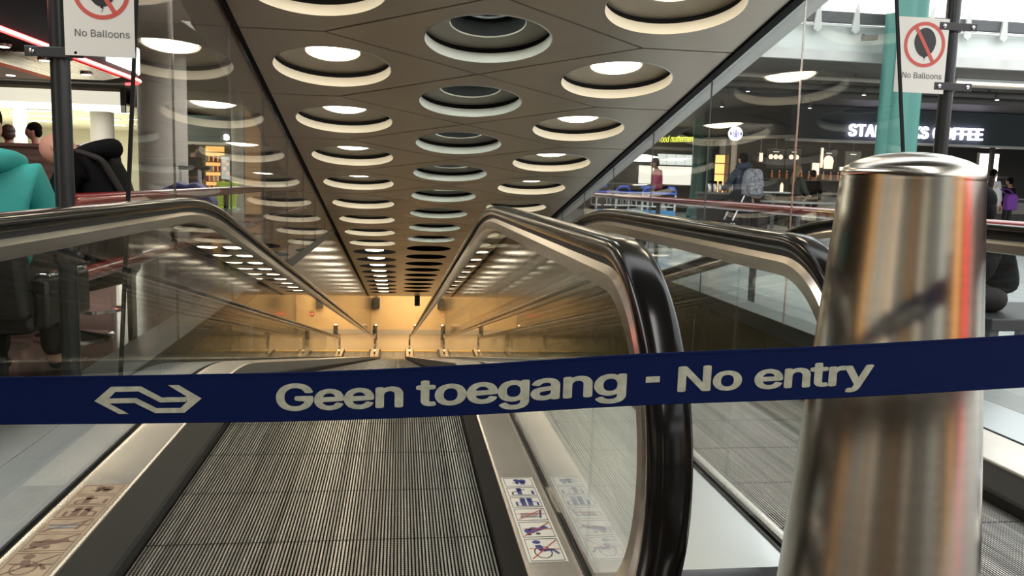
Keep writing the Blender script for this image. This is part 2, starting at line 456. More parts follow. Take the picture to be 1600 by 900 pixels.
def copy_tree(o, parent=None):
    c = o.copy(); COL.objects.link(c)
    if parent: c.parent = parent
    for ch in list(o.children): copy_tree(ch, c)
    return c
try:   # the sans-serif that ships with the program; its built-in face otherwise
    import os
    FONT = bpy.data.fonts.load(os.path.join(bpy.utils.system_resource('DATAFILES', path='fonts'), 'Inter.woff2'))
except Exception:
    FONT = None
def text_mesh(body, size=1.0, bold=0.0, extrude=0.0, shear=0.0, spacing=1.0):
    vs, fs, bd = text_mesh_thin(body, size, extrude, shear, spacing)
    if not bold: return vs, fs, bd
    V, F = [], []
    for j in range(9):   # heavier strokes: the same letters laid over each other, each a little aside
        a = 2 * PI * j / 8
        d = Vector((bold * math.cos(a), bold * 0.8 * math.sin(a), -0.0004 * (j + 1))) if j < 8 else Vector((0, 0, 0))
        o = len(V)
        V += [v + d for v in vs]; F += [tuple(i + o for i in f) for f in fs]
    return V, F, (bd[0] - bold, bd[1] + bold, bd[2] - bold, bd[3] + bold)
def text_mesh_thin(body, size, extrude, shear, spacing):
    """-> (verts, faces) of the flat text in its own x, y, with its bounds"""
    cu = bpy.data.curves.new('lettering', 'FONT')
    cu.body = body; cu.size = size; cu.extrude = extrude; cu.shear = shear; cu.space_character = spacing
    cu.resolution_u = 4
    if FONT: cu.font = FONT
    ob = bpy.data.objects.new('lettering', cu)
    COL.objects.link(ob)
    dg = bpy.context.evaluated_depsgraph_get(); dg.update()
    me = bpy.data.meshes.new_from_object(ob.evaluated_get(dg))
    vs = [v.co.copy() for v in me.vertices]; fs = [tuple(p.vertices) for p in me.polygons]
    bpy.data.objects.remove(ob); bpy.data.curves.remove(cu); bpy.data.meshes.remove(me)
    xs = [v.x for v in vs]; ys = [v.y for v in vs]
    return vs, fs, (min(xs), max(xs), min(ys), max(ys))
ORD = ['first', 'second', 'third', 'fourth', 'fifth', 'sixth', 'seventh', 'eighth', 'ninth', 'tenth', 'eleventh', 'twelfth', 'thirteenth', 'fourteenth', 'fifteenth', 'sixteenth', 'seventeenth', 'eighteenth', 'nineteenth', 'twentieth']

# ------------------------------------------------------------------ the path of the walkways
TAN12 = math.tan(R(12))
Y_TOP, Y_LOW, BLEND = 4.36, 34.0, 0.50
Z_LOW = -(Y_LOW - Y_TOP) * TAN12
def zpath(y, blend=BLEND):
    def ramp(d, b):
        if d <= -b: return 0.0
        if d >= b: return d
        return (d + b) ** 2 / (4 * b)
    return -TAN12 * (ramp(y - Y_TOP, blend) - ramp(y - Y_LOW, blend))
def ysamples(a, b, blend=BLEND):
    s = [a]
    for c in (Y_TOP, Y_LOW):
        for i in range(11):
            y = c - blend + 2 * blend * i / 10
            if a < y < b: s.append(y)
    s.append(b)
    return sorted(set(s))
def sweep_y(mb, prof, a, b, closed=True, mi=0):
    """extrude the (x, z) profile along the walkway's path"""
    ys = ysamples(a, b); n = len(prof); vs = []; fs = []
    for y in ys:
        z = zpath(y)
        vs += [(px, y, z + pz) for px, pz in prof]
    for i in range(len(ys) - 1):
        for k in range(n if closed else n - 1):
            k2 = (k + 1) % n
            fs.append((i * n + k, i * n + k2, (i + 1) * n + k2, (i + 1) * n + k))
    if closed:
        fs.append(tuple(range(n))[::-1]); fs.append(tuple((len(ys) - 1) * n + k for k in range(n)))
    return mb.add(vs, fs, mi)

# ------------------------------------------------------------------ inclined ceiling frame
CEIL_C = 2.5
SD = Vector((0, math.cos(R(12)), -math.sin(R(12))))
SN = Vector((0, math.sin(R(12)), math.cos(R(12))))
CAM = Vector((0, 0, CAM_Z))
def cp(x, s, h=0.0): return CAM + SD * s + SN * (CEIL_C + h) + Vector((x, 0, 0))
def ceil_z(y):   # height of the ceiling plane above a given y
    return CAM_Z + CEIL_C / math.cos(R(12)) - y * TAN12
COLX = [-0.597, 0.678, 1.943]
S0L, S0C, DS = 3.95, 4.767, 1.635
XL, XR = -1.25, 2.72
HOLE_R = 0.515
KERB_L, KERB_R = -1.28, 2.80

# ================================================================== SETTING
def build_ceiling():
    mb = MB()
    def tile(poly, hole=None, gap=0.011):
        n = len(poly); cx = sum(p[0] for p in poly) / n; cs = sum(p[1] for p in poly) / n
        # inset outline for the joint
        ins = []
        for i in range(n):
            p0, p1, p2 = Vector(poly[i - 1]), Vector(poly[i]), Vector(poly[(i + 1) % n])
            d1 = (p1 - p0).normalized(); d2 = (p2 - p1).normalized()
            n1 = Vector((-d1.y, d1.x)); n2 = Vector((-d2.y, d2.x))
            b = n1 + n2; b = b / max(b.dot(n1), 0.2)
            ins.append(p1 + b * gap)
        if hole is None:
            vs = [cp(p.x, p.y) for p in ins] + [cp(p.x, p.y, 0.03) for p in ins]
            mb.add(vs, [tuple(range(n))] + [(i, (i + 1) % n, n + (i + 1) % n, n + i) for i in range(n)], 0)
        else:
            angs = [2 * PI * k / 56 for k in range(56)] + [math.atan2(p.y - hole[1], p.x - hole[0]) % (2 * PI) for p in ins]
            angs = sorted(angs)
            outer, inner = [], []
            for a in angs:
                d = Vector((math.cos(a), math.sin(a)))
                best = None
                for i in range(n):
                    p, q = ins[i], ins[(i + 1) % n]
                    e = q - p; o = Vector(hole)
                    den = d.x * e.y - d.y * e.x
                    if abs(den) < 1e-9: continue
                    t = ((p.x - o.x) * e.y - (p.y - o.y) * e.x) / den
                    u = ((p.x - o.x) * d.y - (p.y - o.y) * d.x) / den
                    if t > 0 and -1e-6 <= u <= 1 + 1e-6 and (best is None or t < best): best = t
                outer.append(Vector(hole) + d * best); inner.append(Vector(hole) + d * HOLE_R)
            k = len(angs)
            vs = [cp(p.x, p.y) for p in outer] + [cp(p.x, p.y) for p in inner] + [cp(p.x, p.y, 0.03) for p in outer]
            fs = [(i, (i + 1) % k, k + (i + 1) % k, k + i) for i in range(k)] + [(i, 2 * k + i, 2 * k + (i + 1) % k, (i + 1) % k) for i in range(k)]
            mb.add(vs, fs, 0)
    H = DS / 2
    s_front = S0L - H
    for k in range(19):
        s = S0L + DS * k
        tile([(COLX[1], s), (COLX[0], s + H), (XL, s + H), (XL, s - H), (COLX[0], s - H)], (COLX[0], s))
        tile([(COLX[1], s), (COLX[2], s - H), (XR, s - H), (XR, s + H), (COLX[2], s + H)], (COLX[2], s))
    s_end = S0L + DS * 18 + H
    for k in range(18):
        s = S0L + H + DS * k
        tile([(COLX[0], s), (COLX[1], s - H), (COLX[2], s), (COLX[1], s + H)], (COLX[1], s))
    tile([(COLX[0], s_front), (COLX[2], s_front), (COLX[1], S0L)])
    tile([(COLX[0], s_end), (COLX[1], s_end - H), (COLX[2], s_end)])
    tile([(XL, s_end), (XR, s_end), (XR, 35.4), (XL, 35.4)])
    # black backing that shows in the joints: strips above the joint lines
    for k in range(-1, 19):
        s = S0L + DS * k
        for (a, b) in (((XL, s + H), (COLX[0], s + H)), ((COLX[2], s + H), (XR, s + H)),
                       ((COLX[0], s + H), (COLX[1], s)), ((COLX[0], s + H), (COLX[1], s + DS)),
                       ((COLX[2], s + H), (COLX[1], s)), ((COLX[2], s + H), (COLX[1], s + DS))):
            if min(a[1], b[1]) < s_front - 0.01 or max(a[1], b[1]) > 34.3: continue
            A, B = Vector(a), Vector(b); d = (B - A).normalized(); q = Vector((-d.y, d.x)) * 0.03
            mb.add([cp(*(A - q), 0.029), cp(*(B - q), 0.029), cp(*(B + q), 0.029), cp(*(A + q), 0.029)], [(0, 1, 2, 3)], 1)
    # upper shell of the slab
    for (x0, x1) in ((-1.56, 2.98),):
        mb.add([cp(x0, s_front, 0.5), cp(x1, s_front, 0.5), cp(x1, 35.4, 0.5), cp(x0, 35.4, 0.5)], [(0, 1, 2, 3)], 1)
        mb.add([cp(x0, s_front, 0.0), cp(x0, 35.4, 0.0), cp(x0, 35.4, 0.5), cp(x0, s_front, 0.5)], [(0, 1, 2, 3)], 2)
        mb.add([cp(x1, s_front, 0.0), cp(x1, 35.4, 0.0), cp(x1, 35.4, 0.5), cp(x1, s_front, 0.5)], [(0, 1, 2, 3)], 2)
        mb.add([cp(x0, s_front, 0.0), cp(x1, s_front, 0.0), cp(x1, s_front, 0.5), cp(x0, s_front, 0.5)], [(0, 1, 2, 3)], 2)
        mb.add([cp(x0, 35.4, 0.0), cp(x1, 35.4, 0.0), cp(x1, 35.4, 0.5), cp(x0, 35.4, 0.5)], [(0, 1, 2, 3)], 2)
    # edge strips outside the glass
    for (x0, x1) in ((-1.56, -1.31), (2.795, 2.98)):
        mb.add([cp(x0, s_front), cp(x1, s_front), cp(x1, 35.4), cp(x0, 35.4)], [(0, 1, 2, 3)], 2)
    structure(mb.build('ceiling', [M['ceil'], M['seam'], M['strip']], recalc=False, smooth=0))
    for nm, x0, x1 in (('trim_1', -1.31, XL + 0.002), ('trim_2', XR - 0.002, 2.795)):
        t = MB()
        t.add([cp(x, s, h) for s in (s_front, 35.4) for x, h in ((x0, -0.02), (x1, -0.02), (x1, 0.06), (x0, 0.06))],
              [(0, 1, 2, 3), (4, 5, 6, 7), (0, 1, 5, 4), (1, 2, 6, 5), (2, 3, 7, 6), (3, 0, 4, 7)])
        structure(t.build(nm, M['black']))
build_ceiling()

def slab(name, lo, hi, mat):
    return structure(MB().box(lo, hi).build(name, mat, smooth=0))
slab('floor', (-30, 1.86, -0.3), (-1.52, 45, 0.0), M['floor_dark'])
slab('floor_right', (3.04, 1.86, -0.3), (34, 45, 0.0), M['floor_light'])
slab('floor_front', (-30, -12, -0.3), (34, 1.86, -0.02), M['floor_dark'])
slab('floor_back', (-1.52, 21.3, -0.3), (3.04, 45, 0.0), M['floor_dark'])
# kerbs along the opening
slab('trim_3', (-1.52, 1.86, -0.02), (KERB_L, 17.6, 0.10), M['kerb'])
slab('trim_8', (KERB_L, 1.86, -0.02), (KERB_L + 0.003, 17.6, 0.095), M['dark'])
slab('trim_9', (KERB_R - 0.003, 1.86, -0.02), (KERB_R, 17.6, 0.095), M['dark'])
slab('trim_4', (KERB_R, 1.86, -0.02), (3.04, 17.6, 0.10), M['kerb'])
# side walls of the shaft
def pit_wall(name, x, side):
    mb = MB(); ys = sorted(set([1.9] + [2.4 + 1.2 * i for i in range(31)] + [16.4, 17.0, 39.6]))
    t = 0.12 * side
    for a, b in zip(ys[:-1], ys[1:]):
        g = 0.006
        zt = [min(-0.02 if y < 17.6 else 99, ceil_z(y) + 0.03) for y in (a, b)]
        if a > 34.6: zt = [-3.2, -3.2]
        zb = [zpath(y) - 0.4 for y in (a, b)]
        vs = [(x, a + g, zb[0]), (x, b - g, zb[1]), (x, b - g, zt[1]), (x, a + g, zt[0])]
        vs += [(x + t, p[1] + (-g if i in (0, 3) else g), p[2]) for i, p in enumerate(vs)]
        mb.add(vs, [(0, 1, 2, 3), (0, 1, 5, 4), (2, 3, 7, 6), (1, 2, 6, 5), (3, 0, 4, 7), (4, 5, 6, 7)])
    structure(mb.build(name, M['pit'], smooth=0))
pit_wall('wall_left', KERB_L - 0.005, -1)
pit_wall('wall_right', KERB_R + 0.005, 1)
# lower hall
slab('floor_lower', (-8, 35.5, Z_LOW - 0.3), (10, 39.8, Z_LOW - 0.005), M['lowfloor'])
slab('wall_end', (-8, 39.6, Z_LOW - 0.02), (10, 39.8, -3.2), M['tan'])
slab('ceiling_lower', (-8, 34.75, -3.72), (10, 39.8, -3.5), M['cream'])
slab('baseboard_end', (-1.28, 39.57, Z_LOW - 0.01), (2.8, 39.6, Z_LOW + 0.22), M['concrete'])
# machine pit below the walkways
slab('floor_pit', (-1.4, 1.9, -1.0), (2.92, 4.5, -0.35), M['black'])

# ================================================================== RECESSED LIGHTS
def make_recess(kind):
    """kind: 'lit', 'unlit', 'dark' - built about the ceiling plane at the origin, +z up into the ceiling"""
    root = thing('recessed_light', (0, 0, 0), 'round ceiling recess', 'ceiling light', 'round recesses of the sloping ceiling')
    ri = HOLE_R - 0.012
    if kind != 'dark':
        MB().lathe([(HOLE_R - 0.001, 0.0), (ri, -0.004), (ri, 0.080), (HOLE_R - 0.001, 0.080)], n=56, cap=False).build('rim', M['ring'], root)
        MB().lathe([(HOLE_R + 0.004, 0.080), (HOLE_R + 0.004, 0.127)], n=56, cap=False).build('shadow_gap', M['black'], root, recalc=False)
        d = MB()
        rm = 0.228 if kind == 'lit' else 0.30
        d.lathe([(HOLE_R + 0.01, 0.126), (HOLE_R - 0.02, 0.128), (0.40, 0.134), (rm + 0.006, 0.140), (rm, 0.150)], n=56, cap=False)
        MB().lathe([(rm, 0.150), (rm, 0.32), (0.0001, 0.33)], n=40, cap=False).build('throat', M['black'], root, recalc=False)
        d.build('dish', M['dish'], root, recalc=False)
        if kind == 'lit':
            MB().lathe([(0.0001, 0.130), (0.20, 0.130), (0.218, 0.140), (0.218, 0.235), (0.0001, 0.235)], n=40).build('lamp', M['lamp'], root)
        else:
            g = MB()
            g.lathe([(0.205, 0.262), (0.215, 0.262), (0.215, 0.285), (0.205, 0.285)], n=40, cap=False)
            for i in (-2, 0, 2): g.box((-math.sqrt(.0441 - (i * 0.06) ** 2), i * 0.06 - 0.004, 0.27), (math.sqrt(.0441 - (i * 0.06) ** 2), i * 0.06 + 0.004, 0.285))
            g.build('grille', M['girder'], root)
            MB().lathe([(0.0001, 0.25), (0.10, 0.25), (0.105, 0.268), (0.0001, 0.268)], n=32).build('lamp', M['rimfill'], root)  # concealed cool lamp, added to brighten the pale rim
    else:
        MB().lathe([(HOLE_R - 0.001, 0.0), (HOLE_R - 0.001, 0.16), (0.0001, 0.20)], n=40, cap=False).build('dish', M['black'], root, recalc=False)
        MB().lathe([(0.0001, 0.035), (0.20, 0.035), (0.218, 0.045), (0.218, 0.10), (0.0001, 0.10)], n=32).build('lamp', M['lamp'], root)
    return root
protos = {}
def place_recess(kind, x, s, label):
    if kind not in protos:
        protos[kind] = make_recess(kind); o = protos[kind]
    else:
        o = copy_tree(protos[kind])
    o.location = cp(x, s)
    o.rotation_euler = (R(-12), 0, 0)
    o['label'] = label
for k in range(19):
    for ci, side in ((0, 'left'), (2, 'right')):
        s = S0L + DS * k
        dk = s > 19.5
        w = ORD[k - 1] if k else None
        if k == 0: lb = f'lit white-rimmed recess at the near end of the {side} row, above the picture'
        else: lb = (f'warm lamp in dark round hole, {w} along the {side} ceiling row' if dk else f'lit round ceiling recess with white rim, {w} along the {side} row')
        place_recess('dark' if dk else 'lit', COLX[ci], s, lb)
def make_dark_unlit():
    root = thing('ceiling_recess', (0, 0, 0), 'dark recess', 'ceiling recess', 'round recesses of the sloping ceiling')
    MB().lathe([(HOLE_R - 0.001, 0.0), (HOLE_R - 0.001, 0.16), (0.0001, 0.20)], n=40, cap=False).build('dish', M['black'], root, recalc=False)
    MB().lathe([(HOLE_R - 0.03, 0.10), (HOLE_R - 0.03, 0.13), (HOLE_R - 0.05, 0.13)], n=40, cap=False).build('rim', M['girder'], root, recalc=False)
    return root
pd = None
for k in range(18):
    s = S0L + DS / 2 + DS * k
    if s < 19.3:
        lb = f'unlit round ceiling recess with pale rim, {ORD[k - 1]} along the middle row' if k else 'unlit white-rimmed recess at the near end of the middle row, above the picture'
        place_recess('unlit', COLX[1], s, lb)
    else:
        if pd is None: pd = make_dark_unlit(); o = pd
        else: o = copy_tree(pd)
        o.location = cp(COLX[1], s); o.rotation_euler = (R(-12), 0, 0)
        o['label'] = f'unlit black round hole in the ceiling, {ORD[k - 1]} along the middle row'

# ================================================================== MOVING WALKWAYS
def walkway(pl, pr, dl, dr, gl, gr, y0, label):
    """pallet edges, deck inner edges, glass lines"""
    root = thing('moving_walkway', ((pl + pr) / 2, y0, 0), label, 'moving walkway')
    mb = MB(); prof = []
    n = int(round((pr - pl) / 0.010)); p = (pr - pl) / n
    for i in range(n):
        x = pl + p * i
        prof += [(x + p * 0.20, -0.018), (x + p * 0.25, 0.0), (x + p * 0.75, 0.0), (x + p * 0.80, -0.018)]
    sweep_y(mb, prof, y0, 35.5, closed=False)
    mb.uv = [((v.x - pl) / p * 0.01, v.y) for v in mb.v]
    mb.build('pallet_belt', M['pallet'], root, smooth=0, recalc=False)
    for side, px, dx in ((-1, pl, dl), (1, pr, dr)):
        q = 0.004 * side
        m = MB()
        sweep_y(m, [(px + q, -0.08), (px + q, 0.035), (px + 3 * q, 0.045), (dx, 0.094), (dx + side * 0.004, 0.094), (dx + side * 0.004, -0.08)], y0 - 0.2, 35.6)
        m.build('skirt', M['skirt'], root, smooth=20)
    for side, dx, gx in ((-1, dl, gl), (1, dr, gr)):
        e = gx - side * 0.016
        m = MB()
        sweep_y(m, [(dx, 0.085), (dx, 0.1), (dx + side * 0.006, 0.103), (e - side * 0.014, 0.103), (e, 0.108), (e, 0.06), (dx, 0.06)], y0 - 0.2, 35.6)
        m.build('inner_deck', M['deck'], root, smooth=20)
    cb = MB()
    cb.box((pl, 35.45, Z_LOW - 0.03), (pr, 35.62, Z_LOW + 0.012))
    tag(cb.build('comb_plate', M['yellow'], root), 'yellow comb plate at the lower end')
    c2 = MB(); c2.box((pl, y0 - 0.5, -0.03), (pr, y0 + 0.02, 0.012))
    c2.build('entry_plate', M['deck'], root)
    return root
walkway(-0.715, 0.285, -0.815, 0.328, -0.985, 0.478, 1.55, 'left moving walkway with grey ribbed pallets sloping down behind the blue tape')
walkway(1.17, 2.07, 1.10, 2.17, 1.045, 2.44, 1.75, 'right moving walkway with ribbed pallets behind the steel bollard')

# handrail path in (y, z); z grows from the newel bottom round the front and along
HR_R, HR_ZC = 0.43, 0.527
def rail_path(yc, off=0.0, y_end=None):
    """points and outward normals of the curve OFF inside the handrail's outer face"""
    pts = []
    arc = []
    for i in range(33):
        a = R(-118 - 152 * i / 32)      # from the bottom, round the front, to the top
        arc.append((yc + HR_R * math.cos(a), HR_ZC + HR_R * math.sin(a)))
    top = HR_ZC + HR_R
    ye = 34.35
    line = [(y, top + zpath(y)) for y in ysamples(yc + 0.15, ye)]
    end = []
    for i in range(1, 17):
        a = R(90 - 175 * i / 16)
        end.append((ye + 0.15 + HR_R * math.cos(a), Z_LOW + HR_ZC + HR_R * math.sin(a)))
    pts = arc + line + end
    # offset inward
    out = []
    for i, p in enumerate(pts):
        a = Vector(pts[max(i - 1, 0)]); b = Vector(pts[min(i + 1, len(pts) - 1)])
        t = (b - a).normalized(); nrm = Vector((-t.y, t.x))
        out.append((Vector(p) - nrm * off, nrm))
    return out
def rail_sweep(mb, x, yc, prof, mi=0):
    path = rail_path(yc); n = len(prof); vs = []; fs = []
    for p, nr in path:
        for px, pn in prof:
            q = p + nr * pn
            vs.append((x + px, q.x, q.y))
    for i in range(len(path) - 1):
        for k in range(n):
            k2 = (k + 1) % n
            fs.append((i * n + k, i * n + k2, (i + 1) * n + k2, (i + 1) * n + k))
    fs.append(tuple(range(n))[::-1]); fs.append(tuple((len(path) - 1) * n + k for k in range(n)))
    mb.add(vs, fs, mi)
def balustrade(x, yc, seams, label):
    root = thing('balustrade', (x, yc, 0), label, 'balustrade')
    hr = MB()
    rail_sweep(hr, x, yc, [(-0.034, -0.044), (-0.040, -0.036), (-0.0415, -0.022), (-0.038, -0.010), (-0.030, -0.003), (-0.015, 0.0), (0.015, 0.0), (0.030, -0.003), (0.038, -0.010), (0.0415, -0.022), (0.040, -0.036), (0.034, -0.044)])
    tag(hr.build('handrail', M['rubber'], root, smooth=40), 'black rubber handrail')
    gr = MB()
    rail_sweep(gr, x, yc, [(-0.022, -0.064), (-0.022, -0.040), (0.022, -0.040), (0.022, -0.064)])
    gr.build('guide_groove', M['groove'], root, smooth=40)
    fr = MB()
    rail_sweep(fr, x, yc, [(-0.012, -0.118), (-0.034, -0.112), (-0.034, -0.078), (-0.024, -0.062), (0.024, -0.062), (0.034, -0.078), (0.034, -0.112), (0.012, -0.118)])
    tag(fr.build('handrail_frame', M['frame'], root, smooth=25), 'brushed steel frame below the handrail')
    nb = MB(); nb.box((x - 0.05, yc - 0.34, -0.02), (x + 0.05, min(yc - 0.12, 1.93), 0.20))
    nb.build('newel_base', M['blackgloss'], root, bevel=0.01)
    # glass panes
    inner = [p for p, n in rail_path(yc, 0.108)]
    def top_at(y):
        return HR_ZC + HR_R - 0.108 + zpath(y)
    th = 0.005
    def pane(poly):
        mb = MB()
        mb.prism(poly, lambda u, v, t: (x + t, u, v), -th, th)
        mb.build('glass_pane', M['glass'], root, smooth=0)
    zb = lambda y: zpath(y) + 0.095
    arc = [(p.x, p.y) for p in inner if p.x < seams[0] - 0.02][:80]
    arc = [p for p in arc if p[0] < yc or p[1] > HR_ZC]
    y_in = yc + 0.17
    pane([(y_in, zb(y_in)), (seams[0] - 0.002, zb(seams[0])), (seams[0] - 0.002, top_at(seams[0]))] + arc[::-1])
    for a, b in zip(seams[:-1], seams[1:]):
        ys = [a + 0.002] + [y for y in ysamples(a, b) if a + 0.01 < y < b - 0.01] + [b - 0.002]
        pane([(y, zb(y)) for y in ys] + [(y, top_at(y)) for y in ys[::-1]])
    return root
def seam_list(first, second, step=2.18):
    s = [first, second]
    while s[-1] + step < 34.3: s.append(s[-1] + step)
    s.append(34.45)
    return s
balustrade(-0.985, 1.77, seam_list(2.0, 3.57), 'leftmost glass balustrade with black handrail running in from the left edge')
balustrade(0.478, 1.77, seam_list(1.95, 4.05), 'middle glass balustrade whose rounded black newel end faces the viewer')
balustrade(1.045, 2.11, seam_list(2.45, 4.4), 'glass balustrade with black handrail just left of the steel bollard')
balustrade(2.44, 2.11, seam_list(2.45, 4.4), 'rightmost glass balustrade with black handrail passing behind the steel bollard')

def cover(x0, x1, y0, y1, label, mat):
    m = MB()
    sweep_y(m, [(x0, 0.05), (x0, 0.1), (x1, 0.1), (x1, 0.05)], y0, y1)
    o = m.build('deck_cover', mat, smooth=20)
    tag(o, label, 'cover plate')
cover(KERB_L + 0.004, -1.001, 1.94, 34.5, 'steel cover plate between leftmost balustrade and the left kerb', M['plate'])
cover(0.494, 1.029, 1.94, 34.5, 'steel cover plate on the floor between the middle balustrade and bollard walkway', M['plate'])
cover(2.456, KERB_R - 0.004, 1.94, 34.5, 'steel cover plate between rightmost balustrade and the right kerb', M['plate'])
# black glass channels at the balustrade feet
for x, w in ((-0.985, 'leftmost'), (0.478, 'middle'), (1.045, 'bollard-side'), (2.44, 'rightmost')):
    m = MB()
    sweep_y(m, [(x - 0.016, 0.02), (x - 0.016, 0.104), (x - 0.007, 0.104), (x - 0.007, 0.09), (x + 0.007, 0.09), (x + 0.007, 0.104), (x + 0.016, 0.104), (x + 0.016, 0.02)], 1.9, 34.5)
    tag(m.build('glass_channel', M['groove'], smooth=0), f'black glazing channel at the foot of the {w} glass balustrade', 'glazing channel')
slab('trim_5', (0.50, 1.87, -0.3), (1.02, 1.94, 0.06), M['black'])
slab('trim_6', (-1.28, 1.87, -0.3), (-1.0, 1.94, 0.06), M['black'])

# ================================================================== GLASS SCREENS round the opening
def screen(x, edge, seams, label):
    root = thing('glass_screen', (x, edge, 0.1), label, 'glass screen')
    th = 0.006
    ys = [edge] + seams + [16.7]
    for i, (a, b) in enumerate(zip(ys[:-1], ys[1:])):
        za, zb_ = ceil_z(a) - 0.03, ceil_z(b) - 0.03
        dy0 = (za - 0.1) * TAN12 if i == 0 else 0
        if i == 0: za = ceil_z(a + dy0) - 0.03
        poly = [(a + 0.002, 0.101), (b - 0.002, 0.101), (b - 0.002, max(zb_, 0.11)), (a + dy0 + 0.002, za)]
        MB().prism(poly, lambda u, v, t: (x + t, u, v), -th, th).build('glass_pane', M['glass2'], root, smooth=0)
        if i == 0:
            e = MB(); e.bar((x, a - 0.003, 0.101), (x, a + dy0 - 0.003, za), 0.018, 0.010)
            tag(e.build('edge_strip', M['black'], root), 'thin black strip on the front edge')
        else:
            e = MB(); e.bar((x, a, 0.101), (x, a, za), 0.013, 0.005)
            e.build('joint_strip', M['frame'] if i == 1 else M['girder'], root)
    return root
screen(-1.275, 3.98, [5.0, 6.6, 8.2, 9.8, 11.4, 13.0, 14.6], 'tall glass screen on the left kerb, ending beside the left balloon sign')
screen(2.785, 4.12, [5.68, 7.4, 9.1, 10.8, 12.5, 14.2], 'tall glass screen on the right kerb, in front of the right balloon sign')

# ================================================================== SIGNS AND POLES
def pole(x, y, clamps, label, side):
    root = thing('sign_pole', (x, y, 0), label, 'pole')
    m = MB(); m.lathe([(0.040, 0.0), (0.040, 3.6)], (x, y, 0), n=28); m.build('tube', M['blackgloss'], root)
    b = MB(); b.lathe([(0.10, 0.0), (0.10, 0.012), (0.05, 0.02)], (x, y, 0), n=28); b.build('base_plate', M['blackgloss'], root)
    for z in clamps:
        c = MB()
        c.lathe([(0.0405, z - 0.024), (0.050, z - 0.024), (0.050, z + 0.024), (0.0405, z + 0.024)], (x, y, 0), n=28, cap=False)
        c.box((x - 0.12, y - 0.062, z - 0.022), (x + 0.12, y - 0.054, z + 0.022))
        o = c.build('clamp', M['dark'], root, bevel=0.003)
        for dx in (-0.09, 0.09):
            s_ = MB(); s_.lathe([(0.011, 0), (0.011, 0.005), (0.006, 0.008)], n=12, mat=Matrix.Translation((x + dx, y - 0.062, z)) @ Matrix.Rotation(R(90), 4, 'X'))
            s_.build('screw', M['chrome'], o)
    return root
pole(-1.475, 3.95, [1.565, 1.93], 'black pole on the left holding the left balloon sign', 1)
pole(3.20, 4.66, [1.70, 2.04], 'black pole on the right behind the bollard holding the right balloon sign', -1)
def balloon_sign(cx, y, zb, w, h, label, rot=0.0):
    root = thing('warning_sign', (cx, y, zb), label, 'sign', 'no-balloons signs')
    P = lambda u, v, t: (cx + u, y - t, zb + v)
    MB().prism([(-w / 2, 0), (w / 2, 0), (w / 2, h), (-w / 2, h)], P, -0.004, 0.0).build('board', M['signboard'], root, bevel=0.001)
    s = w / 0.30
    c = (0.012 * s, h * 0.645); ro, ri = 0.122 * s, 0.103 * s
    def ringpoly(r, n=64): return [(c[0] + r * math.cos(2 * PI * i / n), c[1] + r * math.sin(2 * PI * i / n)) for i in range(n)]
    m = MB(); A, B = ringpoly(ro), ringpoly(ri); n = len(A)
    m.add([P(*p, 0.0012) for p in A] + [P(*p, 0.0012) for p in B], [(i, (i + 1) % n, n + (i + 1) % n, n + i) for i in range(n)])
    tag(m.build('prohibition_ring', M['signred'], root, smooth=0), 'red prohibition ring')
    d = Vector((0.53, -0.85)).normalized(); q = Vector((-d.y, d.x)) * 0.0095 * s; cc = Vector(c)
    a, b = cc - d * (ri + 0.006), cc + d * (ri + 0.006)
    m = MB(); m.add([P(*v, 0.0022) for v in (a - q, b - q, b + q, a + q)], [(0, 1, 2, 3)])
    tag(m.build('slash', M['signred'], root, smooth=0), 'red slash bar')
    m = MB(); cb = Vector((c[0] + 0.002 * s, c[1] + 0.012 * s)); pts = []
    for i in range(48):
        t = 2 * PI * i / 48
        rx = 0.064 * s * (1 - 0.10 * max(0, -math.sin(t))); ry = 0.078 * s
        pts.append((cb.x + rx * math.cos(t), cb.y + ry * math.sin(t)))
    m.add([P(*p, 0.0016) for p in pts], [tuple(range(48))])
    zz = cb.y - 0.076 * s
    m.add([P(cb.x, zz + 0.004, 0.0016), P(cb.x - 0.008 * s, zz - 0.008 * s, 0.0016), P(cb.x + 0.008 * s, zz - 0.008 * s, 0.0016)], [(0, 1, 2)])
    str_ = [(cb.x, zz), (cb.x + 0.004 * s, zz - 0.010 * s), (cb.x + 0.001 * s, zz - 0.018 * s), (cb.x - 0.003 * s, zz - 0.026 * s)]
    for p, q2 in zip(str_[:-1], str_[1:]):
        m.add([P(p[0] - 0.0012, p[1], 0.0016), P(p[0] + 0.0012, p[1], 0.0016), P(q2[0] + 0.0012, q2[1], 0.0016), P(q2[0] - 0.0012, q2[1], 0.0016)], [(0, 1, 2, 3)])
    tag(m.build('balloon', M['signblack'], root, smooth=0), 'black balloon with string')
    vs, fs, bd = text_mesh('No Balloons', 1.0)
    k = 0.235 * s / (bd[1] - bd[0]); x0 = c[0] - 0.1175 * s
    m = MB(); m.add([P(x0 + (v.x - bd[0]) * k, h * 0.195 + v.y * k, 0.0014) for v in vs], fs)
    m.build('lettering', M['signgrey'], root, smooth=0, recalc=False)
balloon_sign(-1.285, 3.88, 1.553, 0.285, 0.42, 'left no balloons sign clamped to the left black pole')
balloon_sign(2.985, 4.60, 1.655, 0.315, 0.425, 'right no balloons sign seen above the steel bollard')

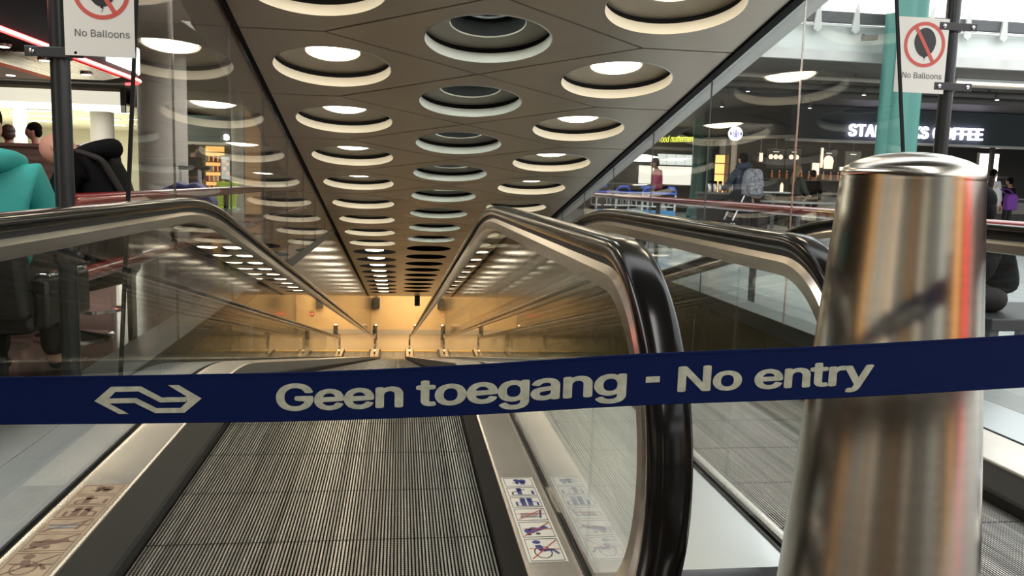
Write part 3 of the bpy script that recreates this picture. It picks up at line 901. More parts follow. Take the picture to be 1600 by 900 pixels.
# ================================================================== BOLLARD AND TAPE
def bollard(x, y, label, twin=False):
    root = thing('bollard', (x, y, -0.02), label, 'bollard')
    prof = [(0.197, -0.02), (0.157, 0.42), (0.1065, 1.092)]
    m = MB(); m.lathe(prof, (x, y, 0), n=96); m.build('shaft', M['bollard'], root, smooth=30)
    c = MB(); p2 = [(0.1065, 1.092), (0.1063, 1.099), (0.105, 1.106), (0.101, 1.112), (0.093, 1.117), (0.078, 1.124), (0.055, 1.131), (0.030, 1.135), (0.0001, 1.137)]
    c.lathe(p2, (x, y, 0), n=96); c.build('domed_cap', M['bollard'], root, smooth=30)
    f = MB(); f.lathe([(0.225, -0.02), (0.225, -0.008), (0.199, 0.0)], (x, y, 0), n=64); f.build('base_ring', M['steel'], root)
    return root
bollard(0.812, 1.25, 'tapered stainless steel bollard with domed top behind the tape on the right')

TAPE = [(-1.05, 1.10, 0.800, 0.745), (-0.78, 1.045, 0.817, 0.762), (-0.488, 0.99, 0.8325, 0.7775), (-0.443, 0.98, 0.8362, 0.7812), (-0.26, 0.94, 0.848, 0.793), (-0.083, 0.90, 0.861, 0.806), (0.086, 0.858, 0.8785, 0.8235),
        (0.243, 0.82, 0.8975, 0.8425), (0.438, 0.78, 0.915, 0.860), (0.627, 0.75, 0.933, 0.878), (0.80, 0.725, 0.950, 0.895), (1.10, 0.68, 0.980, 0.925)]
def tape():
    # smooth parametrisation by x
    def at(x):
        for a, b in zip(TAPE[:-1], TAPE[1:]):
            if x <= b[0] or b is TAPE[-1]:
                i = TAPE.index(a)
                p0 = TAPE[max(i - 1, 0)]; p3 = TAPE[min(i + 2, len(TAPE) - 1)]
                t = (x - a[0]) / (b[0] - a[0]); h = b[0] - a[0]
                r = []
                for k in (1, 2, 3):
                    m0 = (b[k] - p0[k]) / (b[0] - p0[0]) * h; m1 = (p3[k] - a[k]) / (p3[0] - a[0]) * h
                    r.append((2 * t**3 - 3 * t**2 + 1) * a[k] + (t**3 - 2 * t**2 + t) * m0 + (-2 * t**3 + 3 * t**2) * b[k] + (t**3 - t**2) * m1)
                return r
    def P(x, v, t):
        y, zt, zb = at(x)
        return Vector((x + 0.35 * t * 0, y - t, zb + (zt - zb) * v))
    root = thing('barrier_tape', (0, 0.9, 0.8), 'blue barrier tape with white lettering stretched across the whole view', 'barrier tape')
    m = MB(); xs = [-1.05 + 2.15 * i / 120 for i in range(121)]; vs = []; fs = []
    for x in xs: vs += [P(x, 0, 0.0004), P(x, 1, 0.0004), P(x, 1, -0.0004), P(x, 0, -0.0004)]
    for i in range(120):
        for k in range(4):
            k2 = (k + 1) % 4
            fs.append((i * 4 + k, i * 4 + k2, i * 4 + 4 + k2, i * 4 + 4 + k))
    m.add(vs, fs); m.build('webbing', M['tape'], root, smooth=30)
    for v0 in (0.012, 0.952):
        e = MB(); vs = []; fs = []
        for x in xs: vs += [P(x, v0, 0.0009), P(x, v0 + 0.036, 0.0009), P(x, v0 + 0.036, 0.0003), P(x, v0, 0.0003)]
        e.add(vs, [f for f in m.f]); 
        e.build('hem', M['tape'], root, smooth=30)
    def put(body, x0, x1, v0, caps, face, name):
        vs, fs, bd = text_mesh(body, 1.0, bold=0.024, spacing=0.96)
        bm = bmesh.new(); bv = [bm.verts.new(v) for v in vs]
        for f in fs:
            try: bm.faces.new([bv[i] for i in f])
            except ValueError: pass
        k = (x1 - x0) / (bd[1] - bd[0])
        cap = caps
        mm = MB()
        bm.verts.index_update()
        pts = []
        for v in bm.verts:
            u = (v.co.x - bd[0]) * k
            x = x0 + u if face > 0 else x1 - u
            pts.append(P(x, v0 + v.co.y / 0.735 * cap, (0.0010 + v.co.z * 0.05) * face))
        mm.add(pts, [tuple(q.index for q in f.verts) for f in bm.faces])
        bm.free()
        mm.build(name, M['print'], root, smooth=0, recalc=False)
    put('Geen toegang', -0.1315, 0.2355, 0.24, 0.74, 1, 'lettering')
    put('No entry', 0.2865, 0.4795, 0.25, 0.66, 1, 'lettering')
    hy = MB(); hy.add([P(0.2545, 0.44, 0.001), P(0.2685, 0.44, 0.001), P(0.2685, 0.555, 0.001), P(0.2545, 0.555, 0.001)], [(0, 1, 2, 3)])
    hy.build('hyphen', M['print'], root, smooth=0, recalc=False)
    # the arrow emblem left of the words: u over its length, v over its height
    lx0, lx1 = -0.3345, -0.2135
    def emblem(face, a, b):
        S = 200.0
        def q(px, py): return ((px - 120) / 810.0, 1 - (py - 100) / 235.0)
        polys = [
            [(120, 225), (250, 110), (283, 152), (232, 205), (232, 245), (380, 332), (305, 332)],
            [(250, 110), (478, 110), (490, 150), (283, 152)],
            [(478, 110), (632, 202), (618, 242), (460, 152), (470, 128)],
            [(632, 202), (815, 202), (815, 240), (618, 242)],
            [(930, 215), (800, 328), (770, 288), (820, 240), (815, 195), (680, 104), (760, 104)],
            [(800, 328), (580, 328), (590, 288), (770, 288)],
            [(580, 328), (425, 243), (440, 203), (600, 292)],
            [(425, 243), (232, 245), (232, 205), (440, 203)],
        ]
        mm = MB()
        for j, pl in enumerate(polys):
            pts = []
            for px, py in pl:
                u, v = q(px, py)
                pts.append(P(a + (b - a) * u, 0.20 + 0.60 * v, (0.0010 + 0.00003 * j) * face))
            mm.add(pts, [tuple(range(len(pl)))])
        mm.build('arrow_emblem', M['print'], root, smooth=0, recalc=False)
    emblem(1, lx0, lx1)
    # the same print on the reverse
    put('Geen toegang - No entry', 0.16, 0.77, 0.25, 0.66, -1, 'reverse_lettering')
    put('No entry', -0.455, -0.215, 0.25, 0.66, -1, 'reverse_lettering')
tape()
# stanchions the tape is clipped to, beyond both edges of the view
for (x, y, z, lab) in ((-1.075, 1.105, 0.772, 'slim steel stanchion holding the left end of the blue tape'), (1.125, 0.676, 0.953, 'slim steel stanchion holding the right end of the blue tape')):
    root = thing('stanchion', (x, y, -0.02), lab, 'stanchion')
    m = MB(); m.lathe([(0.025, -0.01), (0.025, 1.02), (0.0001, 1.03)], (x, y, 0), n=24); m.build('post', M['steel'], root)
    m = MB(); m.lathe([(0.16, -0.02), (0.16, -0.005), (0.03, 0.01)], (x, y, 0), n=32); m.build('base', M['steel'], root)

# ================================================================== STICKERS on the decks
def sticker(x0, x1, y0, y1, film, mats, label):
    """six pictogram fields, the first one farthest away; mats = (blue, red, black)"""
    z = 0.1035
    root = thing('safety_sticker', ((x0 + x1) / 2, (y0 + y1) / 2, z), label, 'sticker')
    P = lambda u, v, t: (x0 + (x1 - x0) * u, y0 + (y1 - y0) * v, z + t)
    MB().prism([(0, 0), (1, 0), (1, 1), (0, 1)], P, 0.0, 0.0008).build('film', film, root, smooth=0)
    bounds = [1.0, 0.86, 0.725, 0.58, 0.42, 0.235, 0.0]
    for i in range(6):
        a, b = bounds[i + 1] + 0.008, bounds[i] - 0.008
        m = MB()
        w = 0.016; wv = 0.006
        for (u0, v0, u1, v1) in ((0.06, a, 0.94, a + wv), (0.06, b - wv, 0.94, b), (0.06, a, 0.06 + w, b), (0.94 - w, a, 0.94, b)):
            m.add([P(u0, v0, 0.0012), P(u1, v0, 0.0012), P(u1, v1, 0.0012), P(u0, v1, 0.0012)], [(0, 1, 2, 3)], 2)
        L = lambda p, q, wd, mi, t: stroke(m, P, p, q, wd, mi, t, a, b, x1 - x0, y1 - y0)
        D = lambda c, r, mi, t: disc(m, P, c, r, mi, t, a, b, x1 - x0, y1 - y0)
        if i == 0:
            D((0.45, 0.70), .10, 0, .0013); D((0.62, 0.62), .13, 0, .0013); L((0.45, .6), (.45, .25), .10, 0, .0013); L((.62, .55), (.62, .2), .14, 0, .0013); L((.3, .4), (.75, .45), .05, 0, .0013)
        elif i == 1:
            D((0.42, 0.80), .09, 0, .0013); L((.42, .75), (.42, .2), .14, 0, .0013); L((.42, .6), (.2, .45), .05, 2, .0013); L((.2, .45), (.2, .15), .05, 2, .0013); L((.2, .15), (.75, .15), .03, 2, .0013); L((.82, .15), (.82, .6), .08, 0, .0013); L((.42, .62), (.6, .75), .05, 0, .0013)
        elif i == 2:
            for cx in (.42, .62): D((cx, .8), .09, 0, .0013); L((cx, .75), (cx, .15), .15, 0, .0013)
            L((.3, .5), (.42, .6), .05, 0, .0013); L((.62, .6), (.8, .5), .05, 0, .0013); L((.22, .15), (.22, .55), .07, 0, .0013); L((.84, .15), (.84, .5), .06, 0, .0013); L((.2, .13), (.86, .13), .03, 2, .0013)
        elif i == 3:
            m.add([P(.18, a + (b - a) * .25, .0013), P(.62, a + (b - a) * .25, .0013), P(.76, a + (b - a) * .62, .0013), P(.22, a + (b - a) * .62, .0013)], [(0, 1, 2, 3)], 3)
            L((.74, .2), (.82, .85), .06, 0, .0014); L((.16, .3), (.72, .3), .03, 2, .0015)
        elif i == 4:
            D((.3, .4), .16, 0, .0013); D((.42, .5), .14, 0, .0013); L((.3, .35), (.8, .65), .18, 0, .0014); D((.5, .22), .07, 2, .0013); D((.25, .2), .07, 2, .0013)
        else:
            for k in range(20):
                t0, t1 = 2 * PI * k / 20, 2 * PI * (k + 1) / 20
                L((.45 + .22 * math.cos(t0), .38 + .26 * math.sin(t0)), (.45 + .22 * math.cos(t1), .38 + .26 * math.sin(t1)), .035, 2, .0013)
            D((.36, .84), .11, 0, .0014); L((.36, .7), (.46, .42), .16, 0, .0014); L((.46, .45), (.72, .5), .12, 0, .0014); L((.72, .5), (.84, .3), .08, 0, .0014)
        if i >= 3:
            L((.12, .1), (.9, .92), .035, 1, .0017); L((.12, .55), (.92, .5), .03, 1, .0018)
        m.build('pictogram', [mats[0], mats[1], mats[2], M['tablegrey']], root, smooth=0, recalc=False)
def stroke(m, P, p, q, wd, mi, t, a, b, sx, sy):
    A = Vector((p[0] * sx, (a + (b - a) * p[1]) * sy)); B = Vector((q[0] * sx, (a + (b - a) * q[1]) * sy))
    d = (B - A).normalized(); n = Vector((-d.y, d.x)) * wd * sx / 2
    m.add([P(v.x / sx, v.y / sy, t) for v in (A - n, B - n, B + n, A + n)], [(0, 1, 2, 3)], mi)
def disc(m, P, c, r, mi, t, a, b, sx, sy):
    pts = []
    for k in range(16):
        th = 2 * PI * k / 16
        pts.append(P(c[0] + r * math.cos(th), (a + (b - a) * c[1]) + r * sx / sy * math.sin(th), t))
    m.add(pts, [tuple(range(16))], mi)
sticker(0.340, 0.443, 2.00, 2.615, M['stickerwhite'], (M['printblue'], M['printred'], M['printblack']), 'white safety pictogram sticker with red crosses on the right inner deck')
sticker(-0.955, -0.825, 2.00, 2.62, M['stickerold'], (M['printbrown'], M['printbrown'], M['printbrown']), 'worn brownish pictogram sticker on the left inner deck')

# ================================================================== THE HALL
slab('ceiling_left', (-30, -12, 3.5), (-1.6, 45, 3.8), M['hallceil'])
slab('ceiling_front', (-1.6, -12, 3.95), (3.3, 3.2, 4.2), M['hallceil'])
slab('ceiling_right', (3.3, 14.5, 3.42), (34, 45, 3.58), M['hallceil'])
slab('wall_far', (-30, 44.8, 0), (34, 45, 3.5), M['dark'])
slab('wall_far_left', (-30, -12, 0), (-29.8, 45, 3.5), M['dark'])
slab('wall_far_right', (33.8, -12, 0), (34, 45, 3.5), M['dark'])
slab('wall_back', (-30, -12.2, 0), (34, -12, 4.2), M['dark'])
def part(name, mat, parent, fn, **k):
    m = MB(); fn(m); return m.build(name, mat, parent, **k)
def rows(lo, hi):
    return lambda m: m.box(lo, hi)

# --- upper storey edge on the right, with its parapet and girder under the skylight
slab('trim_7', (3.3, 14.40, 3.40), (34, 14.5, 3.57), M['strip'])
slab('wall_parapet', (3.3, 14.44, 3.57), (34, 14.56, 4.04), M['parapet'])
g = thing('roof_girder', (12, 14.4, 4.15), 'long dark girder with brackets under the bright skylight at upper right', 'girder')
part('beam', M['girder'], g, rows((3.3, 14.36, 4.06), (34, 14.5, 4.24)), smooth=0)
tag(part('tube', M['strip'], g, lambda m: m.tube([(3.3, 14.33, 3.985), (34, 14.33, 3.985)], 0.022, 10)), 'pale steel tube along the girder')
for i in range(19):
    x = 5.1 + 0.72 * i
    b = MB(); b.prism([(-0.10, 3.92), (0.0, 3.86), (0.10, 3.92), (0.06, 4.30), (0.13, 4.48), (-0.02, 4.34)], lambda u, v, t, x=x: (x + u * 0.75, 14.30 + t, v), 0, 0.05)
    b.build('bracket', M['strip'], g, smooth=0)
for i, x in enumerate((6.4, 8.2, 12.6)):
    f = thing('floodlight', (x, 14.3, 3.8), f'small dark floodlight on the white parapet, {ORD[i]} from the left', 'floodlight', 'floodlights on the parapet')
    part('housing', M['girder'], f, lambda m: m.bar((x - 0.13, 14.22, 3.78), (x + 0.13, 14.22, 3.80), 0.12, 0.09), bevel=0.01)
    part('bracket', M['girder'], f, lambda m: m.bar((x, 14.24, 3.80), (x, 14.44, 3.88), 0.03, 0.03))

# --- green columns and others
def green_column(x, y, r, h, label):
    root = thing('green_column', (x, y, 0), label, 'column', 'green columns of the hall')
    n = 48; prof = []
    for k in range(n):
        a = 2 * PI * k / n
        rr = r * (1 - 0.16 * (0.5 - 0.5 * math.cos(6 * a)) ** 2)
        prof.append((rr * math.cos(a), rr * math.sin(a)))
    m = MB(); vs = []; fs = []
    levels = [(0.05, 1.35), (0.25, 1.22), (0.55, 1.08), (1.0, 1.0), (h, 1.0)]
    for z, k in levels: vs += [(x + px * k, y + py * k, z) for px, py in prof]
    for i in range(len(levels) - 1):
        for k in range(n): fs.append((i * n + k, i * n + (k + 1) % n, (i + 1) * n + (k + 1) % n, (i + 1) * n + k))
    fs.append(tuple(range((len(levels) - 1) * n, len(levels) * n)))
    m.add(vs, fs); m.build('shaft', M['green'], root, smooth=30)
    b = MB(); b.lathe([(r * 1.55, 0.0), (r * 1.55, 0.05), (0.01, 0.051)], (x, y, 0), n=32); b.build('base_plate', M['green'], root)
    for k in range(8):
        a = 2 * PI * k / 8 + 0.2
        c = MB(); c.lathe([(0.035, 0.05), (0.035, 0.11), (0.02, 0.12)], (x + r * 1.43 * math.cos(a), y + r * 1.43 * math.sin(a), 0), n=8)
        c.build('bolt', M['chrome'], root)
    return root
green_column(8.68, 13.9, 0.365, 6.0, 'thick green column behind the right balloon sign')
green_column(10.42, 28.0, 0.43, 3.42, 'distant green column standing left of the round coffee emblem')
def round_column(name, x, y, r, h, mat, label):
    root = thing(name, (x, y, 0), label, 'column')
    part('shaft', mat, root, lambda m: m.lathe([(r, 0.02), (r, h)], (x, y, 0), n=40))
    part('collar', mat, root, lambda m: m.lathe([(r + 0.02, 0), (r + 0.02, 0.1), (r, 0.12)], (x, y, 0), n=40))
round_column('concrete_column', 10.22, 25.4, 0.27, 3.42, M['concrete'], 'pale concrete column beside the distant green column')
round_column('grey_column', -4.80, 18.0, 0.47, 3.5, M['greycol'], 'broad grey round column behind the left glass screen')
round_column('white_column', -8.95, 27.0, 0.33, 2.8, M['white'], 'white round column under the glowing white beam on the left')
round_column('white_column', -4.45, 24.0, 0.16, 3.5, M['cream'], 'slim cream column right of the small lit shop on the left')
t_ = thing('wall_panel', (-3.75, 22.2, 0), 'tall tan panel beside the slim cream column', 'panel')
part('panel_face', M['lightwood'], t_, rows((-3.94, 22.2, 0.05), (-3.55, 22.26, 3.1)), smooth=0)
part('frame', M['girder'], t_, rows((-3.97, 22.262, 0.0), (-3.52, 22.30, 3.14)), smooth=0)

# --- coffee bar on the right
shop = thing('coffee_bar_fascia', (14, 22, 2.5), 'dark fascia with white lit capital letters above the coffee bar', 'shop sign')
part('fascia_board', M['darkslate'], shop, rows((10.6, 22.0, 2.50), (23, 22.3, 3.40)), smooth=0)
part('bottom_trim', M['strip'], shop, rows((10.6, 21.97, 2.44), (23, 22.3, 2.50)), smooth=0)
part('side_board', M['dark'], shop, lambda m: m.prism([(9.1, 24.6), (10.6, 22.0), (10.75, 22.05), (9.25, 24.7)], lambda u, v, t: (u, v, t), 2.58, 3.40), smooth=0)
part('side_trim', M['concrete'], shop, lambda m: m.prism([(9.08, 24.6), (10.58, 21.97), (10.75, 22.0), (9.25, 24.7)], lambda u, v, t: (u, v, t), 2.50, 2.58), smooth=0)
vs, fs, bd = text_mesh('STARBUCKS COFFEE', 1.0, spacing=1.06, bold=0.018, extrude=0.04)
k_ = 4.03 / (bd[1] - bd[0]); kz = 0.345 / (bd[3] - bd[2])
m = MB(); m.add([(12.27 + (v.x - bd[0]) * k_, 21.93 - v.z * 1.0, 2.60 + (v.y - bd[2]) * kz + (v.x - bd[0]) * k_ * 0.004) for v in vs], fs)
tag(m.build('lettering', M['signlit'], shop, smooth=0, recalc=False), 'white lit capitals with a lilac tinge')
em = thing('round_emblem', (9.15, 22.3, 2.57), 'round white emblem sign with lilac figure at the left end of coffee bar', 'sign')
EP = lambda u, v, t: (9.13 + u, 22.3 - t, 2.575 + v)
circ = lambda r, n=40, c=(0, 0): [(c[0] + r * math.cos(2 * PI * i / n), c[1] + r * math.sin(2 * PI * i / n)) for i in range(n)]
part('disc', M['logowhite'], em, lambda m: m.prism(circ(0.195), EP, 0, 0.08), smooth=30)
def ring_(m, r0, r1, a0, a1, t):
    n = 24
    A = [(r0 * math.cos(a0 + (a1 - a0) * i / n), r0 * math.sin(a0 + (a1 - a0) * i / n)) for i in range(n + 1)]
    B = [(r1 * math.cos(a0 + (a1 - a0) * i / n), r1 * math.sin(a0 + (a1 - a0) * i / n)) for i in range(n + 1)]
    m.add([EP(*p, t) for p in A] + [EP(*p, t) for p in B], [(i, i + 1, n + 2 + i, n + 1 + i) for i in range(n)])
part('green_band', M['logogreen'], em, lambda m: [ring_(m, 0.13, 0.165, a, a + 0.55, 0.083) for a in (-0.3, 2.9)], smooth=0)
def figure(m):
    m.prism(circ(0.032, 20, (0, 0.045)), EP, 0.081, 0.084)
    m.prism([(-0.05, 0.015), (0.05, 0.015), (0.035, -0.05), (0.055, -0.105), (-0.055, -0.105), (-0.035, -0.05)], EP, 0.081, 0.084)
    for s in (-1, 1):
        m.prism([(s * 0.05, 0.06), (s * 0.085, 0.05), (s * 0.095, -0.06), (s * 0.07, -0.09), (s * 0.062, 0.0)], EP, 0.081, 0.084)
    m.prism([(-0.04, 0.078), (0.04, 0.078), (0.05, 0.105), (0.02, 0.092), (0, 0.115), (-0.02, 0.092), (-0.05, 0.105)], EP, 0.081, 0.084)
part('figure', M['logolilac'], em, figure, smooth=0)
part('bracket', M['girder'], em, lambda m: m.bar((9.13, 22.3, 2.6), (9.9, 23.2, 2.62), 0.05, 0.05))

slab('wall_coffee', (10.55, 26.2, 0), (24, 26.4, 3.4), M['counter'])
def menu_board(x, y, z, w, h, label, discs=(), big=None):
    root = thing('menu_board', (x, y, z), label, 'menu board', 'menu boards of the coffee bar')
    part('board', M['menu_dark'] if not big == 'grey' else M['girder'], root, rows((x - w / 2, y, z - h / 2), (x + w / 2, y + 0.04, z + h / 2)), bevel=0.005)
    part('frame', M['girder'], root, rows((x - w / 2 - 0.02, y + 0.015, z - h / 2 - 0.02), (x + w / 2 + 0.02, y + 0.035, z + h / 2 + 0.02)), smooth=0)
    part('hanger', M['girder'], root, rows((x - 0.01, y + 0.015, z + h / 2 + 0.02), (x + 0.01, y + 0.035, 3.418)), smooth=0)
    part('heading', M['menu_white'], root, rows((x - w * 0.2, y - 0.003, z + h * 0.36), (x + w * 0.2, y, z + h * 0.40)), smooth=0)
    for dx in discs:
        part('picture', M['peach'], root, lambda m: m.prism(circ(0.075, 24), lambda u, v, t: (x + dx + u, y - t, z + 0.1 * h + v), 0, 0.006), smooth=30)
    if big == 'cup':
        part('picture', M['peach'], root, lambda m: m.prism([(-.14, -.25), (.14, -.25), (.17, 0.0), (.12, .12), (0, .17), (-.12, .12), (-.17, 0.0)], lambda u, v, t: (x + u, y - t, z + v), 0, 0.006), smooth=30)
menu_board(11.62, 25.0, 2.04, 0.50, 0.56, 'dark menu board with three round pictures, left in the coffee bar', (-0.16, 0, 0.16))
menu_board(12.22, 25.0, 2.05, 0.42, 0.56, 'dark menu board with two round pictures behind the glass joint rod', (-0.09, 0.09))
menu_board(13.38, 25.0, 2.03, 0.48, 0.62, 'dark menu board with one big cup picture left of the bollard top', (), 'cup')
menu_board(14.2, 25.0, 2.03, 0.5, 0.6, 'greyish menu board nearest to the bollard top', (), 'grey')
cu = thing('coffee_counter', (14.5, 23.6, 0), 'long dark serving counter of the coffee bar', 'counter')
part('body', M['counter'], cu, rows((11.4, 23.4, 0), (21, 24.1, 0.98)), smooth=0)
part('worktop', M['tablegrey'], cu, rows((11.3, 23.3, 0.98), (21.1, 24.15, 1.03)), smooth=0)
part('front_panel', M['tablegrey'], cu, rows((11.5, 23.37, 0.55), (20.8, 23.4, 0.9)), smooth=0)
dc = thing('pastry_case', (17, 23.7, 1.03), 'lit glass pastry case behind the woman in white', 'display case')
part('lit_back', M['counterlit'], dc, rows((15.6, 23.95, 1.05), (18.4, 24.0, 1.62)), smooth=0)
for z in (1.2, 1.4): part('shelf', M['tablegrey'], dc, rows((15.6, 23.5, z), (18.4, 23.94, z + 0.02)), smooth=0)
part('top', M['girder'], dc, rows((15.55, 23.45, 1.63), (18.45, 24.02, 1.68)), smooth=0)
for i in range(9):
    x = 15.8 + 0.3 * i
    p = thing('pastry', (x, 23.7, 1.22), f'small brown pastry on the upper shelf of the lit case, {ORD[i]} from the left', 'pastry', 'pastries in the lit case')
    part('crust', M['bottle'], p, lambda m: m.ball((x, 23.7, 1.258), (0.07, 0.05, 0.038), 8))
    part('glaze', M['lightwood'], p, lambda m: m.ball((x, 23.7, 1.275), (0.055, 0.04, 0.03), 8))
mul = thing('window_mullion', (16.75, 21.9, 0), 'dark slim post at the right edge, behind the woman in white', 'post')
part('post', M['dark'], mul, rows((16.62, 21.9, 0), (16.72, 22.0, 2.44)), smooth=0)
part('foot', M['dark'], mul, rows((16.56, 21.86, 0), (16.78, 22.04, 0.06)), smooth=0)
sb = thing('light_box', (17.0, 22.6, 1.2), 'yellow lit panel at the far right edge', 'light box')
part('lit_face', M['lampdim'], sb, rows((16.8, 22.6, 1.1), (17.4, 22.62, 2.3)), smooth=0)
part('leg', M['girder'], sb, rows((17.0, 22.63, 0), (17.2, 22.69, 1.07)), smooth=0)
part('frame', M['girder'], sb, rows((16.77, 22.62, 1.07), (17.43, 22.7, 2.33)), smooth=0)
# small lit things along the back shelf
for i, (x, z, w, h, mt) in enumerate(((12.75, 1.75, 0.22, 0.36, 'peach'), (12.93, 2.1, 0.07, 0.6, 'peach'), (10.95, 2.05, 0.10, 0.26, 'peach'), (14.0, 1.78, 0.9, 0.10, 'counterlit'), (13.95, 1.55, 0.16, 0.2, 'peach'))):
    lb = ('small glowing orange jar box on the back shelf', 'narrow glowing orange strip lamp on the back wall', 'small glowing orange picture left of the round-picture menu', 'bright horizontal lamp strip above the back shelf', 'small glowing orange tin below the lamp strip')[i]
    o = thing('shelf_light', (x, 24.6, z), lb, 'shelf light')
    part('glow', M[mt], o, rows((x - w / 2, 24.56, z - h / 2), (x + w / 2, 24.6, z + h / 2)), bevel=0.01)
    if i == 2: part('hanger', M['girder'], o, rows((x - 0.01, 24.61, z + h / 2), (x + 0.01, 24.63, 3.418)), smooth=0)
    part('back', M['girder'], o, rows((x - w / 2 - 0.02, 24.6, z - h / 2 - 0.02), (x + w / 2 + 0.02, 24.64, z + h / 2 + 0.02)), smooth=0)
bs = thing('back_shelf', (13, 24.6, 1.4), 'dark back shelf below the menu boards', 'shelf')
part('board', M['counter'], bs, rows((11.0, 24.4, 1.38), (15.3, 24.9, 1.42)), smooth=0)
part('support', M['counter'], bs, rows((11.1, 24.6, 0), (15.2, 24.9, 1.38)), smooth=0)
for i in range(10):
    x = 11.3 + 0.24 * i
    o = thing('bottle', (x, 24.5, 1.42), f'small brown bottle on the back shelf below the menu boards, {ORD[i]} from the left', 'bottle', 'bottles on the back shelf')
    part('body', M['bottle'], o, lambda m: m.lathe([(0.035, 0), (0.035, 0.13), (0.014, 0.18), (0.014, 0.22)], (x, 24.5, 1.42), n=10))
    part('cap', M['white'], o, lambda m: m.lathe([(0.017, 0.22), (0.017, 0.245)], (x, 24.5, 1.42), n=10))
# side counter with flasks
sc_ = thing('side_counter', (8.1, 20.2, 0), 'grey side counter beside the concrete column carrying steel flasks', 'counter')
part('body', M['counter'], sc_, rows((7.5, 20.0, 0), (9.2, 20.5, 0.92)), smooth=0)
part('top', M['tablegrey'], sc_, rows((7.45, 19.95, 0.92), (9.25, 20.55, 0.97)), smooth=0)
for i, x in enumerate((7.68, 7.82, 7.95)):
    o = thing('vacuum_flask', (x, 20.15, 0.97), f'steel vacuum flask with black top on the side counter, {ORD[i]} from the left', 'flask', 'flasks on the side counter')
    part('body', M['steel'], o, lambda m: m.lathe([(0.05, 0), (0.05, 0.2), (0.045, 0.21)], (x, 20.15, 0.97), n=14))
    part('lid', M['black'], o, lambda m: m.lathe([(0.045, 0.21), (0.045, 0.27), (0.02, 0.28)], (x, 20.15, 0.97), n=14))
og = thing('lit_shelf', (9.0, 22.6, 0), 'narrow orange-lit shelf unit right of the concrete column', 'shelf')
part('lit_back', M['shelfgold'], og, rows((8.78, 22.7, 0.9), (9.05, 22.72, 2.0)), smooth=0)
for z in (1.1, 1.45, 1.75): part('shelf', M['lightwood'], og, rows((8.76, 22.5, z), (9.07, 22.7, z + 0.025)), smooth=0)
part('side', M['girder'], og, rows((9.07, 22.45, 0), (9.12, 22.75, 2.5)), smooth=0)
# tables in front of the coffee bar
def round_table(x, y, r, z, label, mat):
    root = thing('bar_table', (x, y, 0), label, 'table')
    part('top', mat, root, lambda m: m.lathe([(r - 0.01, z - 0.03), (r, z - 0.02), (r, z - 0.005), (r - 0.01, z)], (x, y, 0), n=40))
    part('column', M['girder'], root, lambda m: m.lathe([(0.04, 0.02), (0.04, z - 0.03)], (x, y, 0), n=16))
    part('foot', M['girder'], root, lambda m: m.lathe([(0.26, 0), (0.26, 0.015), (0.05, 0.03)], (x, y, 0), n=24))
round_table(8.05, 17.3, 0.36, 1.03, 'pale high table beside the person with the mottled backpack', M['white'])
round_table(7.6, 15.2, 0.72, 0.86, 'grey round counter table behind the red rail on the right', M['tablegrey'])
o = thing('juice_bottle', (8.2, 17.25, 1.03), 'small orange juice bottle on the pale high table', 'bottle')
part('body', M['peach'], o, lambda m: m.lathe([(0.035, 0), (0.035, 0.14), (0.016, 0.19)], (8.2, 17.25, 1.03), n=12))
part('cap', M['yellow'], o, lambda m: m.lathe([(0.018, 0.19), (0.018, 0.215)], (8.2, 17.25, 1.03), n=12))

# --- food market further back
fmk = thing('market_fascia', (10.6, 32, 2.6), 'dark market canopy with yellow handwritten lit lettering', 'shop sign')
part('fascia_board', M['dark'], fmk, rows((6, 32.0, 2.62), (12.2, 32.2, 3.41)), smooth=0)
part('bottom_trim', M['concrete'], fmk, rows((6, 31.96, 2.52), (12.2, 32.2, 2.62)), smooth=0)
vs, fs, bd = text_mesh('food mattermen', 1.0, extrude=0.02, shear=0.25)
k_ = 1.36 / (bd[1] - bd[0])
m = MB(); m.add([(10.02 + (v.x - bd[0]) * k_, 31.94 - v.z, 2.78 + (v.y - bd[2]) * k_ * 1.9 + (v.x - bd[0]) * k_ * 0.05) for v in vs], fs)
m.build('lettering', M['yellowlit'], fmk, smooth=0, recalc=False)
ws = thing('white_sign', (9.2, 31.9, 2.7), 'bright white sign left of the yellow lettering', 'sign')
part('lit_face', M['lampw'], ws, rows((8.9, 31.9, 2.66), (9.6, 31.94, 2.98)), smooth=0)
part('back', M['girder'], ws, rows((8.88, 31.94, 2.64), (9.62, 31.99, 3.0)), smooth=0)
for i in range(4):
    x = 10.82 + 0.40 * i
    o = thing('menu_board', (x, 34, 2.2), f'white menu panel under the yellow lettering, {ORD[i]} from the left', 'menu board', 'white menu panels of the market')
    part('panel', M['menu_white'], o, rows((x - 0.19, 34.0, 1.98), (x + 0.19, 34.03, 2.42)), smooth=0)
    part('hanger', M['girder'], o, rows((x - 0.01, 34.0, 2.42), (x + 0.01, 34.03, 3.418)), smooth=0)
mc = thing('market_counter', (11, 34.3, 0), 'brightly lit market counter below the white menu panels', 'counter')
part('lit_back', M['counterlit'], mc, rows((10.2, 35.2, 1.15), (13.2, 35.25, 1.95)), smooth=0)
part('body', M['counter'], mc, rows((8.2, 34.2, 0), (13.4, 34.9, 1.12)), smooth=0)
part('worktop', M['tablegrey'], mc, rows((8.15, 34.1, 1.12), (13.45, 34.95, 1.17)), smooth=0)
ml = thing('market_lamp', (8.9, 30, 2.1), 'large bright white lamp above the man in pink', 'lamp')
part('shade', M['lampw'], ml, lambda m: m.lathe([(0.62, 0.0), (0.60, 0.16), (0.30, 0.22)], (8.75, 30, 1.98), n=32))
part('rod', M['girder'], ml, lambda m: m.tube([(8.75, 30, 2.2), (8.75, 30, 3.41)], 0.015, 8))
